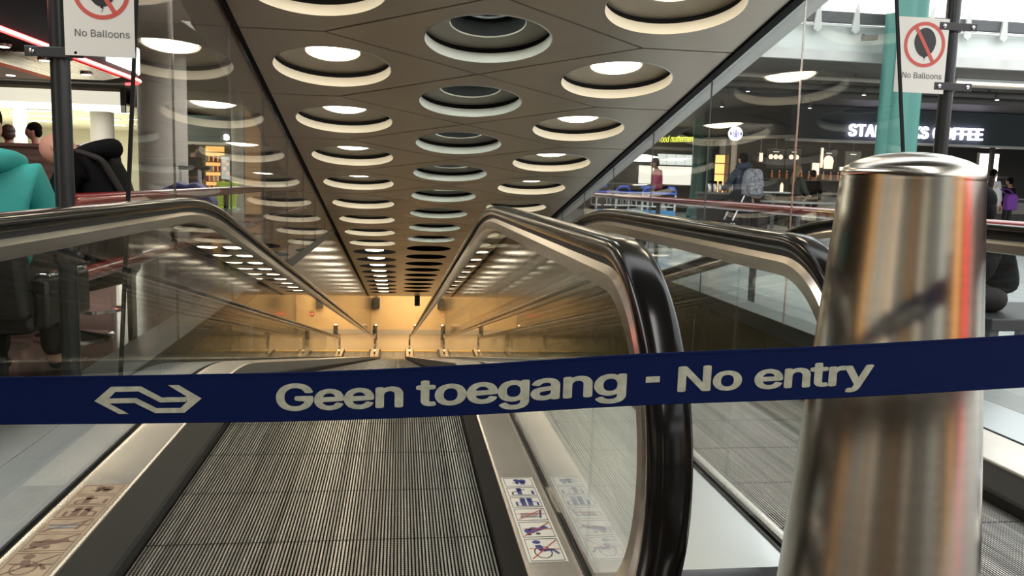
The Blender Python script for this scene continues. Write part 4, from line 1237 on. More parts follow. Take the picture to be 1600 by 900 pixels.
slab('wall_market', (5, 36, 0), (14, 36.2, 3.4), M['counter'])

# --- lamps under the right-hand ceiling
tl = thing('tube_lamp', (11.9, 15.9, 3.36), 'white fluorescent batten lamp under the ceiling at the right edge', 'lamp')
part('housing', M['white'], tl, rows((11.1, 15.85, 3.36), (12.9, 15.97, 3.419)), bevel=0.008)
part('tube', M['lampdim'], tl, lambda m: m.tube([(11.15, 15.91, 3.335), (12.85, 15.91, 3.335)], 0.02, 10))
dl = thing('dotted_light_strip', (9.7, 19, 3.38), 'row of small white lights under the dark ceiling left of the green column', 'light strip')
part('rail', M['dark'], dl, rows((8.2, 18.95, 3.36), (11.4, 19.1, 3.419)), smooth=0)
for i in range(44):
    x = 8.24 + i * 0.071
    part('light', M['lampdim'], dl, rows((x, 18.935, 3.345), (x + 0.038, 18.96, 3.385)), smooth=0)
for i, (x, y) in enumerate(((5.6, 16.2), (7.4, 17.5), (9.9, 17.2), (12.9, 17.0), (8.2, 21.0), (10.3, 20.4), (13.6, 20.0))):
    o = thing('spot_lamp', (x, y, 3.3), f'small spot lamp hanging under the right hall ceiling, {ORD[i]} of seven', 'spot lamp', 'spot lamps under the right hall ceiling')
    part('rod', M['girder'], o, lambda m: m.tube([(x, y, 3.42), (x, y, 3.28)], 0.012, 8))
    hd = part('head', M['girder'], o, lambda m: m.lathe([(0.05, 0), (0.055, 0.10), (0.02, 0.13)], (x, y, 3.16), n=16))
    part('bulb', M['lampw'], hd, lambda m: m.lathe([(0.0001, -0.012), (0.03, -0.008), (0.042, 0.002)], (x, y, 3.16), n=16))
for i, y in enumerate((16.0, 17.4, 18.6)):
    o = thing('ceiling_duct', (8, y, 3.3), f'long grey pipe under the right hall ceiling, {ORD[i]} from the front', 'duct', 'ducts under the right hall ceiling')
    part('pipe', M['hallceil'] if i else M['concrete'], o, lambda m: m.tube([(3.6, y, 3.31), (22, y, 3.31)], 0.05 + 0.02 * i, 12))
    for x in (5, 9, 13, 17): part('hanger', M['girder'], o, lambda m: m.box((x - 0.02, y - 0.02, 3.35), (x + 0.02, y + 0.02, 3.42)), smooth=0)

# --- red guard rails
def red_rail(x, y0, y1, label, posts, loop):
    root = thing('guard_rail', (x, y0, 0), label, 'guard rail', 'red guard rails along the opening')
    m = MB(); r = 0.042
    if loop:
        pts = [(x, y1, 0.90), (x, y0 + 0.2, 0.90)]
        for i in range(1, 12):
            a = R(90 + 180 * i / 12); pts.append((x, y0 + 0.2 + 0.2 * math.cos(a), 0.70 + 0.2 * math.sin(a)))
        pts += [(x, y0 + 0.2, 0.50), (x, y1, 0.50)]
    else: pts = [(x, y0, 0.90), (x, y1, 0.90)]
    m.tube(pts, r, 16); tag(m.build('rail', M['red'], root), 'glossy red tube')
    for y in posts:
        part('post', M['blackgloss'], root, rows((x - 0.015, y - 0.05, 0.0), (x + 0.015, y + 0.05, 0.88)), bevel=0.004)
red_rail(-1.71, 4.5, 16.4, 'red tubular guard rail with rounded end beside the left opening', (5.6, 8.6, 11.6, 14.6), True)
red_rail(3.29, 3.4, 15.0, 'red tubular guard rail crossing the view behind the right glass screen', (3.5, 5.4, 7.4, 10.4, 13.4), False)

# --- left side: cafe canopy, shops, lights
cv = thing('cafe_canopy', (-4, 9, 2.45), 'black cafe canopy edged with a red neon line, upper left', 'canopy')
path = [(-4.0, y) for y in (3.0, 6, 9, 12.0, 13.6)] + [(-4.7 + 0.7 * math.cos(R(a)), 13.6 + 0.7 * math.sin(R(a))) for a in range(15, 91, 15)] + [(-9.0, 14.3)]
def band(m, z0, z1, out, th, pts):
    n = len(pts); vs = []; fs = []
    for i, p in enumerate(pts):
        a = Vector(pts[max(i - 1, 0)]); b = Vector(pts[min(i + 1, n - 1)]); t = (b - a).normalized(); nn = Vector((t.y, -t.x))
        o = Vector(p) + nn * out; q = o - nn * th
        vs += [(o.x, o.y, z0), (o.x, o.y, z1), (q.x, q.y, z1), (q.x, q.y, z0)]
    for i in range(n - 1):
        for k in range(4): fs.append((i * 4 + k, i * 4 + (k + 1) % 4, i * 4 + 4 + (k + 1) % 4, i * 4 + 4 + k))
    fs += [(3, 2, 1, 0), tuple((n - 1) * 4 + k for k in range(4))]
    m.add(vs, fs)
part('fascia', M['black'], cv, lambda m: band(m, 2.45, 3.45, 0, 0.12, path))
part('neon_casing', M['neon'], cv, lambda m: band(m, 2.415, 2.468, 0.035, 0.03, path[:9]))
part('neon_core', M['neoncore'], cv, lambda m: band(m, 2.428, 2.456, 0.048, 0.02, path[:9]))
lp = [(-4.0, 12.3), (-4.0, 13.6)] + path[5:10]
part('lit_panel', M['lampw'], cv, lambda m: band(m, 2.55, 2.92, 0.03, 0.03, lp))
part('soffit', M['black'], cv, lambda m: m.prism([(-9, 3.0)] + [(p[0] - 0.06, p[1] - 0.04) for p in path], lambda u, v, t: (u, v, t), 2.44, 2.47), smooth=0)
part('metal_soffit', M['steel'], cv, lambda m: m.prism([(-5.2, 10.8), (-4.1, 10.8), (-4.1, 13.2), (-4.5, 13.7), (-5.2, 13.7)], lambda u, v, t: (u, v, t), 2.425, 2.445), smooth=0)
for i, (x, y) in enumerate(((-4.4, 11.3), (-4.5, 12.0), (-4.4, 12.7), (-4.35, 9.2), (-4.4, 10.2))):
    s_ = part('downlight', M['steel'], cv, lambda m: m.lathe([(0.075, 2.395), (0.085, 2.43)], (x, y, 0), n=20))
    part('bulb', M['lamp'], s_, lambda m: m.lathe([(0.0001, 2.39), (0.06, 2.392)], (x, y, 0), n=20))
wsf = thing('wooden_soffit', (-7, 11, 2.3), 'light wooden ceiling raft with small lamps under the canopy', 'ceiling raft')
part('board', M['lightwood'], wsf, rows((-9, 10.0, 2.27), (-4.75, 12.4, 2.31)), smooth=0)
for x, y in ((-5.45, 11.0), (-5.1, 12.0), (-6.4, 11.6)):
    part('lamp', M['lampw'], wsf, lambda m: m.lathe([(0.0001, 2.262), (0.05, 2.264), (0.055, 2.27)], (x, y, 0), n=16))
lf = thing('glowing_beam', (-12, 26, 2.8), 'long white beam with painted-in glow in the background on the left', 'shop sign')  # a beam, not a lamp: its brightness is put in as emission
part('lit_face', M['whiteglow'], lf, rows((-20, 26.0, 2.76), (-8.1, 26.1, 3.33)), smooth=0)
part('top_trim', M['concrete'], lf, rows((-20, 25.95, 3.33), (-8.1, 26.12, 3.42)), smooth=0)
part('return', M['girder'], lf, rows((-8.1, 26.0, 2.74), (-7.98, 26.14, 3.42)), smooth=0)
slab('ceiling_shop', (-20, 26.15, 3.0), (-8.1, 44, 3.05), M['cream'])
slab('shop_bounce_floor', (-20, 26.2, 0.0), (-8.1, 43.5, 0.01), M['cream'])  # pale sheet added to bounce light up to the shop ceiling
slab('wall_shop', (-20, 43.5, 0), (-8.1, 43.7, 3.0), M['cream'])
for i, (x, y) in enumerate(((-13.6, 28.5), (-12.0, 30), (-13.4, 33.0), (-11.2, 33.5), (-14.3, 36.5), (-12.2, 37.5), (-9.6, 29.5), (-9.3, 33))):
    o = thing('strip_lamp', (x, y, 2.98), f'long white strip lamp on the cream shop ceiling, {ORD[i]} of eight', 'strip lamp', 'strip lamps on the cream shop ceiling')
    part('housing', M['white'], o, rows((x - 0.75, y - 0.1, 2.965), (x + 0.75, y + 0.1, 3.0)), smooth=0)
    part('diffuser', M['lampw'], o, rows((x - 0.7, y - 0.07, 2.95), (x + 0.7, y + 0.07, 2.965)), smooth=0)
ll = thing('glow_pillar', (-11.2, 25, 0), 'bright white lit pillar just left of the black pole', 'pillar')
part('lit_face', M['whiteglow'], ll, rows((-10.62, 25.0, 0.9), (-10.30, 25.1, 2.76)), smooth=0)
part('foot', M['white'], ll, rows((-10.66, 24.98, 0), (-10.26, 25.12, 0.9)), smooth=0)
sh = thing('small_shop_fascia', (-5.8, 26, 1.95), 'grey green shop fascia with two white letters, left background', 'shop sign')
part('fascia_board', M['greygreen'], sh, rows((-7.6, 26.0, 1.98), (-4.75, 26.2, 2.75)), smooth=0)
for x in (-7.5, -4.82): part('post', M['cream'], sh, rows((x - .06, 26.03, 0), (x + .06, 26.15, 1.9)), smooth=0)
part('bottom_trim', M['cream'], sh, rows((-7.6, 25.97, 1.90), (-4.75, 26.2, 1.98)), smooth=0)
vs, fs, bd = text_mesh('Se', 1.0, bold=0.03, extrude=0.03)
k_ = 0.26 / (bd[1] - bd[0])
m = MB(); m.add([(-5.20 + (v.x - bd[0]) * k_, 25.95 - v.z, 2.05 + (v.y - bd[2]) * k_) for v in vs], fs)
m.build('lettering', M['lampw'], sh, smooth=0, recalc=False)
slab('wall_small_shop', (-7.6, 27.5, 0), (-4.4, 27.7, 2.75), M['greygreen'])
gs = thing('lit_shelf', (-5.5, 27, 0), 'golden lit goods shelf inside the small shop on the left', 'shelf')
part('plinth', M['lightwood'], gs, rows((-6.0, 26.95, 0.0), (-5.45, 27.25, 0.3)), smooth=0)
part('lit_back', M['shelfgold'], gs, rows((-6.0, 27.2, 0.3), (-5.45, 27.25, 1.9)), smooth=0)
for z in (0.5, 0.8, 1.1, 1.4, 1.7): part('shelf', M['lightwood'], gs, rows((-6.0, 26.95, z), (-5.45, 27.2, z + 0.03)), smooth=0)
for i in range(4):
    for j in range(4):
        x, z = -5.93 + 0.13 * i, 0.53 + 0.3 * j
        o = thing('goods_box', (x, 27.05, z), f'small goods box on the golden shelf, {ORD[j]} shelf up, {ORD[i]} from the left', 'goods', 'goods on the golden shelf')
        part('carton', (M['bottle'], M['redcloth'], M['lightwood'], M['white'])[(i + j) % 4], o, rows((x - 0.045, 27.0, z), (x + 0.045, 27.1, z + 0.16)), smooth=0)
        part('lid', M['white'], o, rows((x - 0.047, 26.998, z + 0.16), (x + 0.047, 27.102, z + 0.175)), smooth=0)
po = thing('poster', (-5.15, 26.4, 1.0), 'lit poster with food pictures beside the golden shelf', 'poster')
part('frame', M['girder'], po, rows((-5.42, 26.5, 0.85), (-5.08, 26.54, 1.62)), smooth=0)
part('leg', M['girder'], po, rows((-5.28, 26.5, 0), (-5.22, 26.54, 0.85)), smooth=0)
part('sheet', M['menu_white'], po, rows((-5.39, 26.49, 0.9), (-5.11, 26.5, 1.58)), smooth=0)
for i, (dx, dz) in enumerate(((-0.06, 0.2), (0.05, 0.12), (-0.05, -0.02), (0.05, -0.16))):
    part('picture', M['peach'], po, lambda m: m.prism(circ(0.05, 16), lambda u, v, t: (-5.25 + dx + u, 26.488 - t, 1.24 + dz + v), 0, 0.004), smooth=0)
pw = thing('wooden_partition', (-4.5, 8, 0), 'dark wooden partition behind the seated people on the left', 'partition')
part('panel', M['wood'], pw, rows((-7.0, 8.0, 0.08), (-2.85, 8.08, 1.25)), smooth=0)
part('cap_rail', M['wood'], pw, rows((-7.02, 7.97, 1.25), (-2.83, 8.11, 1.285)), bevel=0.004)
part('plinth', M['dark'], pw, rows((-7.0, 7.98, 0), (-2.85, 8.10, 0.08)), smooth=0)

# --- swivel chairs
def swivel_chair(x, y, rz, label):
    root = thing('swivel_chair', (0, 0, 0), label, 'chair', 'black swivel chairs beside the left kerb')
    part('base_disc', M['chrome'], root, lambda m: m.lathe([(0.235, 0), (0.235, 0.012), (0.10, 0.03), (0.04, 0.045)], n=40))
    part('column', M['black'], root, lambda m: m.lathe([(0.035, 0.04), (0.035, 0.33)], n=20))
    part('seat', M['blackleather'], root, rows((-0.27, -0.27, 0.33), (0.27, 0.28, 0.47)), bevel=0.04)
    part('backrest', M['blackleather'], root, lambda m: m.bar((0, -0.27, 0.40), (0, -0.34, 0.86), 0.54, 0.11), bevel=0.04)
    for s in (-1, 1):
        a = part('armrest', M['blackleather'], root, lambda m: m.box((s * 0.30 - 0.035, -0.26, 0.36), (s * 0.30 + 0.035, 0.24, 0.585)), bevel=0.02)
        tag(part('arm_rail', M['chrome'], a, lambda m: m.box((s * 0.30 - 0.03, -0.22, 0.585), (s * 0.30 + 0.03, 0.22, 0.605)), bevel=0.009), 'chrome arm rail')
    root.location = (x, y, 0); root.rotation_euler = (0, 0, rz)
    return root
ch = swivel_chair(-1.90, 3.25, 0.12, 'black swivel chair with chrome arm rails at the left edge, nearest the viewer')
def copy_chair(x, y, rz, label):
    c = copy_tree(ch); c.location = (x, y, 0); c.rotation_euler = (0, 0, rz); c['label'] = label
copy_chair(-1.87, 4.15, 0.0, 'black swivel chair under the person in the teal jacket')
copy_chair(-2.06, 5.58, R(80), 'black swivel chair under the bald man in black')
copy_chair(-2.36, 6.75, R(20), 'empty black swivel chair on chrome disc, farthest along the left kerb')
pk = thing('pink_bag', (-2.40, 6.75, 0), 'pale pink bag standing on the floor between the swivel chairs', 'bag')
part('body', M['pink'], pk, lambda m: m.prism([(-0.17, 0), (0.17, 0), (0.17, 0.42), (-0.17, 0.32)], lambda u, v, t: (-2.36 + u, 6.75 + t, v), -0.06, 0.06), bevel=0.01)
part('handle', M['pink'], pk, lambda m: m.tube([(-2.45, 6.75, 0.345), (-2.43, 6.75, 0.46), (-2.33, 6.75, 0.48), (-2.29, 6.75, 0.38)], 0.01, 8))

# --- luggage trolleys
def trolley(x, y, rz, label, group='luggage trolleys'):
    root = thing('luggage_trolley', (0, 0, 0), label, 'trolley', group)
    for s in (-1, 1):
        part('side_frame', M['strip'], root, lambda m: m.tube([(s * 0.30, 0.55, 0.14), (s * 0.30, -0.35, 0.20), (s * 0.30, -0.42, 0.98)], 0.018, 10))
        part('wheel', M['black'], root, lambda m: m.lathe([(0.02, -0.02), (0.08, -0.02), (0.08, 0.02), (0.02, 0.02)], n=20, mat=Matrix.Translation((s * 0.30, -0.30, 0.081)) @ Matrix.Rotation(R(90), 4, 'Y')))
        part('grip', M['bluehandle'], root, lambda m: m.tube([(s * 0.30, -0.42, 0.98), (s * 0.24, -0.46, 1.05), (s * 0.14, -0.45, 1.05)], 0.025, 10))
    part('wheel', M['black'], root, lambda m: m.lathe([(0.02, -0.02), (0.08, -0.02), (0.08, 0.02), (0.02, 0.02)], n=20, mat=Matrix.Translation((0, 0.48, 0.081)) @ Matrix.Rotation(R(90), 4, 'Y')))
    part('push_bar', M['bluehandle'], root, lambda m: m.tube([(-0.31, -0.43, 0.95), (0.31, -0.43, 0.95)], 0.022, 10))
    part('platform', M['strip'], root, lambda m: [m.tube([(-0.3, y_, 0.17), (0.3, y_, 0.17)], 0.010, 8) for y_ in (-0.3, -0.1, 0.1, 0.3, 0.5)])
    def basket(m):
        for z in (0.72, 0.88): m.tube([(-0.3, -0.38, z), (0.3, -0.38, z), (0.3, -0.12, z), (-0.3, -0.12, z), (-0.3, -0.38, z)], 0.010, 8)
        for i in range(7):
            for y_ in (-0.38, -0.12): m.tube([(-0.3 + 0.1 * i, y_, 0.72), (-0.3 + 0.1 * i, y_, 0.88)], 0.006, 6)
    part('basket', M['strip'], root, basket)
    part('front_panel', M['bluepanel'], root, lambda m: m.box((-0.29, -0.44, 0.24), (0.29, -0.425, 0.66)), bevel=0.004)
    root.location = (x, y, 0); root.rotation_euler = (0, 0, rz)
    return root
tr = trolley(4.36, 14.3, R(6), 'luggage trolley with blue grips and blue panel, nearest the man in pink')
for x, lb in ((4.0, 'luggage trolley with blue grips, in the middle of the row behind the red rail'), (3.65, 'luggage trolley with blue grips at the left end of the row, beside the ceiling edge')):
    c = copy_tree(tr); c.location = (x, 14.7, 0); c['label'] = lb
bt = thing('covered_cart', (-3.35, 14.0, 0), 'cart covered by a blue tarp behind the red rail on the left', 'cart')
part('tarp', M['bluebag'], bt, lambda m: m.prism([(-0.36, 0.35), (0.36, 0.2), (0.38, 0.62), (0.30, 0.78), (0.10, 0.93), (-0.02, 0.86), (-0.16, 0.92), (-0.30, 0.84), (-0.40, 0.80), (-0.38, 0.72)], lambda u, v, t: (-3.33 + u, 14.0 + t, v), -0.22, 0.22), bevel=0.03)
for dx in (-0.17, 0.12):
    part('upright', M['white'], bt, lambda m: m.bar((-3.33 + dx, 14.1, 0.88), (-3.33 + dx, 14.1, 1.13), 0.045, 0.045))
part('push_bar', M['black'], bt, lambda m: m.tube([(-3.33 - 0.20, 14.1, 1.14), (-3.33 + 0.28, 14.1, 1.15)], 0.035, 10))
for dx in (-0.28, 0.28):
    part('wheel', M['black'], bt, lambda m: m.lathe([(0.02, -0.02), (0.09, -0.02), (0.09, 0.02), (0.02, 0.02)], n=20, mat=Matrix.Translation((-3.33 + dx, 14, 0.091)) @ Matrix.Rotation(R(90), 4, 'Y')))
part('frame', M['girder'], bt, rows((-3.63, 13.9, 0.14), (-3.03, 14.1, 0.36)), smooth=0)
def lime_chair(x, y, z, label):
    root = thing('bar_chair', (x, y, 0), label, 'chair', 'lime green bar chairs')
    part('shell', M['lime'], root, lambda m: m.prism([(-0.22, 0), (0.22, 0), (0.22, 0.05), (-0.15, 0.06), (-0.24, 0.30), (-0.29, 0.29)], lambda u, v, t: (x + t, y - u, z + v), -0.2, 0.2), bevel=0.02)
    part('column', M['chrome'], root, lambda m: m.lathe([(0.03, 0.02), (0.03, z)], (x, y, 0), n=14))
    part('base_disc', M['chrome'], root, lambda m: m.lathe([(0.2, 0), (0.2, 0.01), (0.03, 0.03)], (x, y, 0), n=24))
lime_chair(-3.28, 16.4, 0.62, 'lime green bar chair behind the blue tarp cart')
lime_chair(-3.12, 15.4, 0.42, 'lower lime green chair right of the blue tarp cart')
# stool on the right behind the rail
fs_ = thing('folding_chair', (6.0, 14.6, 0), 'dark folding chair with pale metal frame behind the right red rail', 'chair')
for s in (-0.2, 0.2):
    part('frame', M['strip'], fs_, lambda m: m.tube([(5.75, 14.6 + s, 0.02), (6.15, 14.6 + s, 0.95)], 0.014, 8))
    part('leg', M['strip'], fs_, lambda m: m.tube([(6.25, 14.6 + s, 0.02), (5.95, 14.6 + s, 0.5)], 0.014, 8))
part('backrest', M['black'], fs_, lambda m: m.bar((6.08, 14.6, 0.62), (6.18, 14.6, 0.98), 0.42, 0.03), bevel=0.01)
part('seat', M['black'], fs_, rows((5.72, 14.38, 0.46), (6.1, 14.82, 0.50)), bevel=0.01)

# --- lower hall furnishing
for i, (x, lb) in enumerate(((-1.02, 'left'), (0.76, 'middle'), (2.5, 'right'))):
    o = thing('barrier_post', (x, 36.6, Z_LOW), f'short steel post on the lower hall floor, {lb} of three', 'post', 'steel posts in the lower hall')
    part('post', M['steel'], o, lambda m: m.lathe([(0.10, 0), (0.10, 0.95), (0.05, 1.0)], (x, 36.6, Z_LOW), n=20))
    part('band', M['girder'], o, lambda m: m.lathe([(0.103, 0.3), (0.103, 0.75)], (x, 36.6, Z_LOW), n=20))
ds = thing('hanging_sign', (0.78, 35.0, -3.8), 'dark box sign hanging at the lower end of the ceiling', 'sign')
part('box', M['dark'], ds, rows((0.66, 34.85, -4.22), (0.88, 35.15, -3.80)), bevel=0.01)
part('rod', M['girder'], ds, rows((0.76, 34.98, -3.8), (0.78, 35.02, -3.6)), smooth=0)
for i, (x, lb) in enumerate(((-1.05, 'left'), (1.72, 'right'))):
    o = thing('wall_cabinet', (x, 39.3, Z_LOW + 1.2), f'dark cabinet on the tan end wall, on the {lb}', 'cabinet', 'dark cabinets on the end wall')
    part('case', M['dark'], o, rows((x - 0.16, 39.3, Z_LOW + 1.25), (x + 0.16, 39.58, Z_LOW + 1.75)), bevel=0.01)
    part('conduit', M['girder'], o, rows((x - 0.05, 39.5, Z_LOW + 1.75), (x + 0.05, 39.58, -3.72)), smooth=0)
    l_ = thing('signal_lamp', (x, 39.3, Z_LOW + 0.9), f'small red signal lamp below the {lb} dark cabinet', 'lamp', 'red signal lamps')
    part('lens', M['neon'], l_, lambda m: m.ball((x - 0.35 + i * 0.7, 39.52, Z_LOW + 0.95), (0.055, 0.04, 0.055), 8))
    part('housing', M['dark'], l_, lambda m: m.box((x - 0.42 + i * 0.7, 39.55, Z_LOW + 0.86), (x - 0.28 + i * 0.7, 39.595, Z_LOW + 1.04)), bevel=0.005)

# --- unseen glowing pillars, added behind the viewer to mirror as stripes in the steel
for ang, dist, w, mt, lb in ((207, 9, 1.5, 'menu_white', 'pale green-white added glow pillar behind the viewer on the left'), (222, 10, 0.7, 'lampdim', 'warm white added glow pillar behind the viewer, left of the middle'),
                             (186, 7.5, 0.5, 'shelfgold', 'slim golden added glow pillar to the left of the viewer'), (262, 10, 0.5, 'lampdim', 'slim warm added glow pillar right behind the viewer'), (214, 9.5, 0.30, 'shelfgold', 'slim golden added glow pillar behind the viewer on the left'), (236, 10, 0.4, 'menu_white', 'slim pale added glow pillar behind the viewer, left of the warm one'),
                             (303, 9.5, 0.3, 'lampdim', 'slim warm added glow pillar beside the wide golden one'), (246, 10, 0.25, 'shelfgold', 'very slim golden added glow pillar behind the viewer'), (277, 10, 0.3, 'menu_white', 'very slim pale added glow pillar behind the viewer'), (196, 8, 0.3, 'lampdim', 'slim warm added glow pillar far to the left of the viewer'), (345, 9, 0.5, 'menu_white', 'pale added glow pillar far to the right of the viewer'),
                             (292, 10, 1.6, 'menu_white', 'pale green-white added glow pillar behind the viewer on the right'), (317, 9, 1.0, 'shelfgold', 'wide golden added glow pillar behind the viewer on the right'),
                             (334, 9, 0.35, 'neon', 'slim red added glow pillar to the right of the viewer')):
    x, y = 0.81 + dist * math.cos(R(ang)), 1.25 + dist * math.sin(R(ang))
    o = thing('glow_pillar', (0, 0, 0), lb, 'pillar')
    part('lit_face', M[mt], o, rows((-w / 2, 0.0, 0.3), (w / 2, 0.05, 2.8)), smooth=0)
    part('frame', M['dark'], o, rows((-w / 2 - 0.04, -0.14, -0.02), (w / 2 + 0.04, -0.001, 2.9)), smooth=0)
    o.location = (x, y, 0); o.rotation_euler = (0, 0, R(ang + 90))

# ================================================================== PEOPLE
def skin_mesh(verts, edges, root_i=0, sub=2):
    """verts: list of (co, r or (rx, ry)); returns a grown, smooth mesh as (verts, faces)"""
    me = bpy.data.meshes.new('grow')
    me.from_pydata([v[0] for v in verts], edges, [])
    ob = bpy.data.objects.new('grow', me)
    COL.objects.link(ob)
    md = ob.modifiers.new('skin', 'SKIN'); md.use_smooth_shade = True
    sv = me.skin_vertices[0].data if me.skin_vertices else None
    for i, v in enumerate(verts):
        r = v[1]
        sv[i].radius = r if isinstance(r, tuple) else (r, r)
        sv[i].use_root = (i == root_i)
    s = ob.modifiers.new('sub', 'SUBSURF'); s.levels = sub; s.render_levels = sub
    dg = bpy.context.evaluated_depsgraph_get(); dg.update()
    em_ = bpy.data.meshes.new_from_object(ob.evaluated_get(dg))
    vs = [v.co.copy() for v in em_.vertices]; fs = [tuple(p.vertices) for p in em_.polygons]
    bpy.data.objects.remove(ob); bpy.data.meshes.remove(me); bpy.data.meshes.remove(em_)
    return vs, fs
STAND = dict(pelvis=(0, 0, .95), belly=(0, .0, 1.10), chest=(0, -.01, 1.30), neckbase=(0, -.02, 1.44), neck=(0, -.005, 1.51), head=(0, .02, 1.63),
             shoulder_l=(-.175, -.01, 1.40), elbow_l=(-.225, -.03, 1.13), wrist_l=(-.225, .05, .90), shoulder_r=(.175, -.01, 1.40), elbow_r=(.225, -.03, 1.13), wrist_r=(.225, .05, .90),
             hip_l=(-.09, 0, .90), knee_l=(-.10, .02, .50), ankle_l=(-.10, -.02, .08), toe_l=(-.12, .13, .035), hip_r=(.09, 0, .90), knee_r=(.10, .02, .50), ankle_r=(.10, -.02, .08), toe_r=(.12, .13, .035))
SIT = dict(STAND, pelvis=(0, -.08, .55), belly=(0, -.09, .72), chest=(0, -.08, .92), neckbase=(0, -.07, 1.06), neck=(0, -.05, 1.13), head=(0, -.01, 1.25),
           shoulder_l=(-.175, -.07, 1.02), elbow_l=(-.23, -.02, .76), wrist_l=(-.16, .20, .68), shoulder_r=(.175, -.07, 1.02), elbow_r=(.23, -.02, .76), wrist_r=(.16, .20, .68),
           hip_l=(-.10, -.04, .54), knee_l=(-.13, .38, .52), ankle_l=(-.13, .36, .09), toe_l=(-.14, .50, .035), hip_r=(.10, -.04, .54), knee_r=(.13, .38, .52), ankle_r=(.13, .36, .09), toe_r=(.14, .50, .035))
def person(label, pose, loc, rotz, skin, top, legs, hair, hair_style='short', look=None, long_sleeves=True, scale=1.0, bulk=1.0, extras=None, shoes=None, head_nod=0.0, group=None):
    J = {k: Vector(v) for k, v in pose.items()}
    root = thing('person', (0, 0, 0), label, 'person', group)
    up = (J['head'] - J['neck']).normalized()
    fwd = Vector(look) if look else Vector((0, 1, 0))
    fwd = (fwd - up * fwd.dot(up)).normalized()
    up = (up * math.cos(head_nod) + fwd * math.sin(head_nod)).normalized()
    fwd = (fwd - up * fwd.dot(up)).normalized()
    side = fwd.cross(up)
    Hc = J['head']
    V = []; E_ = []; idx = {}
    def v(n, co, r):
        idx[n] = len(V); V.append((Vector(co), r)); return idx[n]
    def e(a, b): E_.append((idx[a], idx[b]))
    v('pelvis', J['pelvis'], (.13, .105)); v('belly', J['belly'], (.125, .10)); v('chest', J['chest'], (.14, .105)); v('neckbase', J['neckbase'], .075); v('neck', J['neck'], .052)
    e('pelvis', 'belly'); e('belly', 'chest'); e('chest', 'neckbase'); e('neckbase', 'neck')
    v('jaw', Hc - up * .045, (.050, .056)); e('neck', 'jaw')
    for s_ in ('l', 'r'):
        sg = -1 if s_ == 'l' else 1
        v('shoulder_' + s_, J['shoulder_' + s_], .056); v('elbow_' + s_, J['elbow_' + s_], .040); v('wrist_' + s_, J['wrist_' + s_], .027)
        e('chest', 'shoulder_' + s_); e('shoulder_' + s_, 'elbow_' + s_); e('elbow_' + s_, 'wrist_' + s_)
        d = (J['wrist_' + s_] - J['elbow_' + s_]).normalized()
        ref = Vector((0, 1, 0)) if abs(d.y) < 0.8 else Vector((1, 0, 0))
        w = (ref - d * ref.dot(d)).normalized(); nn = d.cross(w) * sg
        P0 = J['wrist_' + s_] + d * .065
        v('palm_' + s_, P0, (.036, .020)); e('wrist_' + s_, 'palm_' + s_)
        for fi, (off, ln) in enumerate(((.028, .062), (.010, .072), (-.009, .066), (-.026, .052))):
            a = 'f%d_%s' % (fi, s_)
            v(a + 'a', P0 + d * .035 + w * off, .0095); v(a + 'b', P0 + d * (.035 + ln * .55) + w * off * 1.05 - nn * .006, .0088); v(a + 'c', P0 + d * (.035 + ln) + w * off * 1.05 - nn * .024, .0075)
            e('palm_' + s_, a + 'a'); e(a + 'a', a + 'b'); e(a + 'b', a + 'c')
        v('t1' + s_, P0 + w * .045 - d * .008, .0105); v('t2' + s_, P0 + w * .058 + d * .035 - nn * .012, .009); e('palm_' + s_, 't1' + s_); e('t1' + s_, 't2' + s_)
        v('hip_' + s_, J['hip_' + s_], .085); v('knee_' + s_, J['knee_' + s_], .056); v('ankle_' + s_, J['ankle_' + s_], .038); v('toe_' + s_, J['toe_' + s_], (.036, .028))
        e('pelvis', 'hip_' + s_); e('hip_' + s_, 'knee_' + s_); e('knee_' + s_, 'ankle_' + s_); e('ankle_' + s_, 'toe_' + s_)
    slim = {'pelvis', 'belly', 'chest', 'shoulder_l', 'shoulder_r', 'hip_l', 'hip_r', 'knee_l', 'knee_r'} | ({'elbow_l', 'elbow_r'} if long_sleeves else set())
    VB = [(c, (tuple(q * .72 for q in r) if isinstance(r, tuple) else r * .72) if any(idx.get(n) == i for n in slim) else r) for i, (c, r) in enumerate(V)]
    vs, fs = skin_mesh(VB, E_, 0, 2)
    m = MB(); m.add(vs, fs)
    # head: an ovoid with brow, cheeks, chin and nose
    nu, nv = 28, 20; hv_, hf_ = [], []
    for j in range(nv + 1):
        ph = PI * j / nv; cz = -math.cos(ph); rr_ = max(math.sin(ph), 1e-3)
        for i in range(nu):
            th = 2 * PI * i / nu
            x_, y_, z_ = rr_ * math.sin(th), rr_ * math.cos(th), cz
            low = max(0.0, -z_)
            sx = .076 * (1 - .28 * low ** 1.6); sy = .096 * (1 - .16 * low ** 1.4)
            yy = y_ * sy + (.014 * low if y_ > 0 else .034 * low)
            if y_ > .8: yy += .016 * math.exp(-((x_ * 5.5) ** 2) - ((z_ + .12) * 4.2) ** 2) + .006 * math.exp(-((z_ - .22) * 6) ** 2) + .006 * math.exp(-((x_ * 3) ** 2) - ((z_ + .48) * 7) ** 2)
            hv_.append(Hc + side * (x_ * sx) + fwd * yy + up * (.012 + z_ * .118))
    for j in range(nv):
        for i in range(nu): hf_.append((j * nu + i, j * nu + (i + 1) % nu, (j + 1) * nu + (i + 1) % nu, (j + 1) * nu + i))
    m.add(hv_, hf_)
    for s_ in (-1, 1):
        b_ = MB(); b_.ball((0, 0, 0), (.010, .022, .032), 8)
        m.add([Hc + side * (s_ * .076 + p.x) + fwd * (-.008 + p.y - .2 * p.z) + up * (.0 + p.z) for p in b_.v], b_.f)
    m.build('body', skin, root, smooth=180, recalc=False)
    # face
    f = MB()
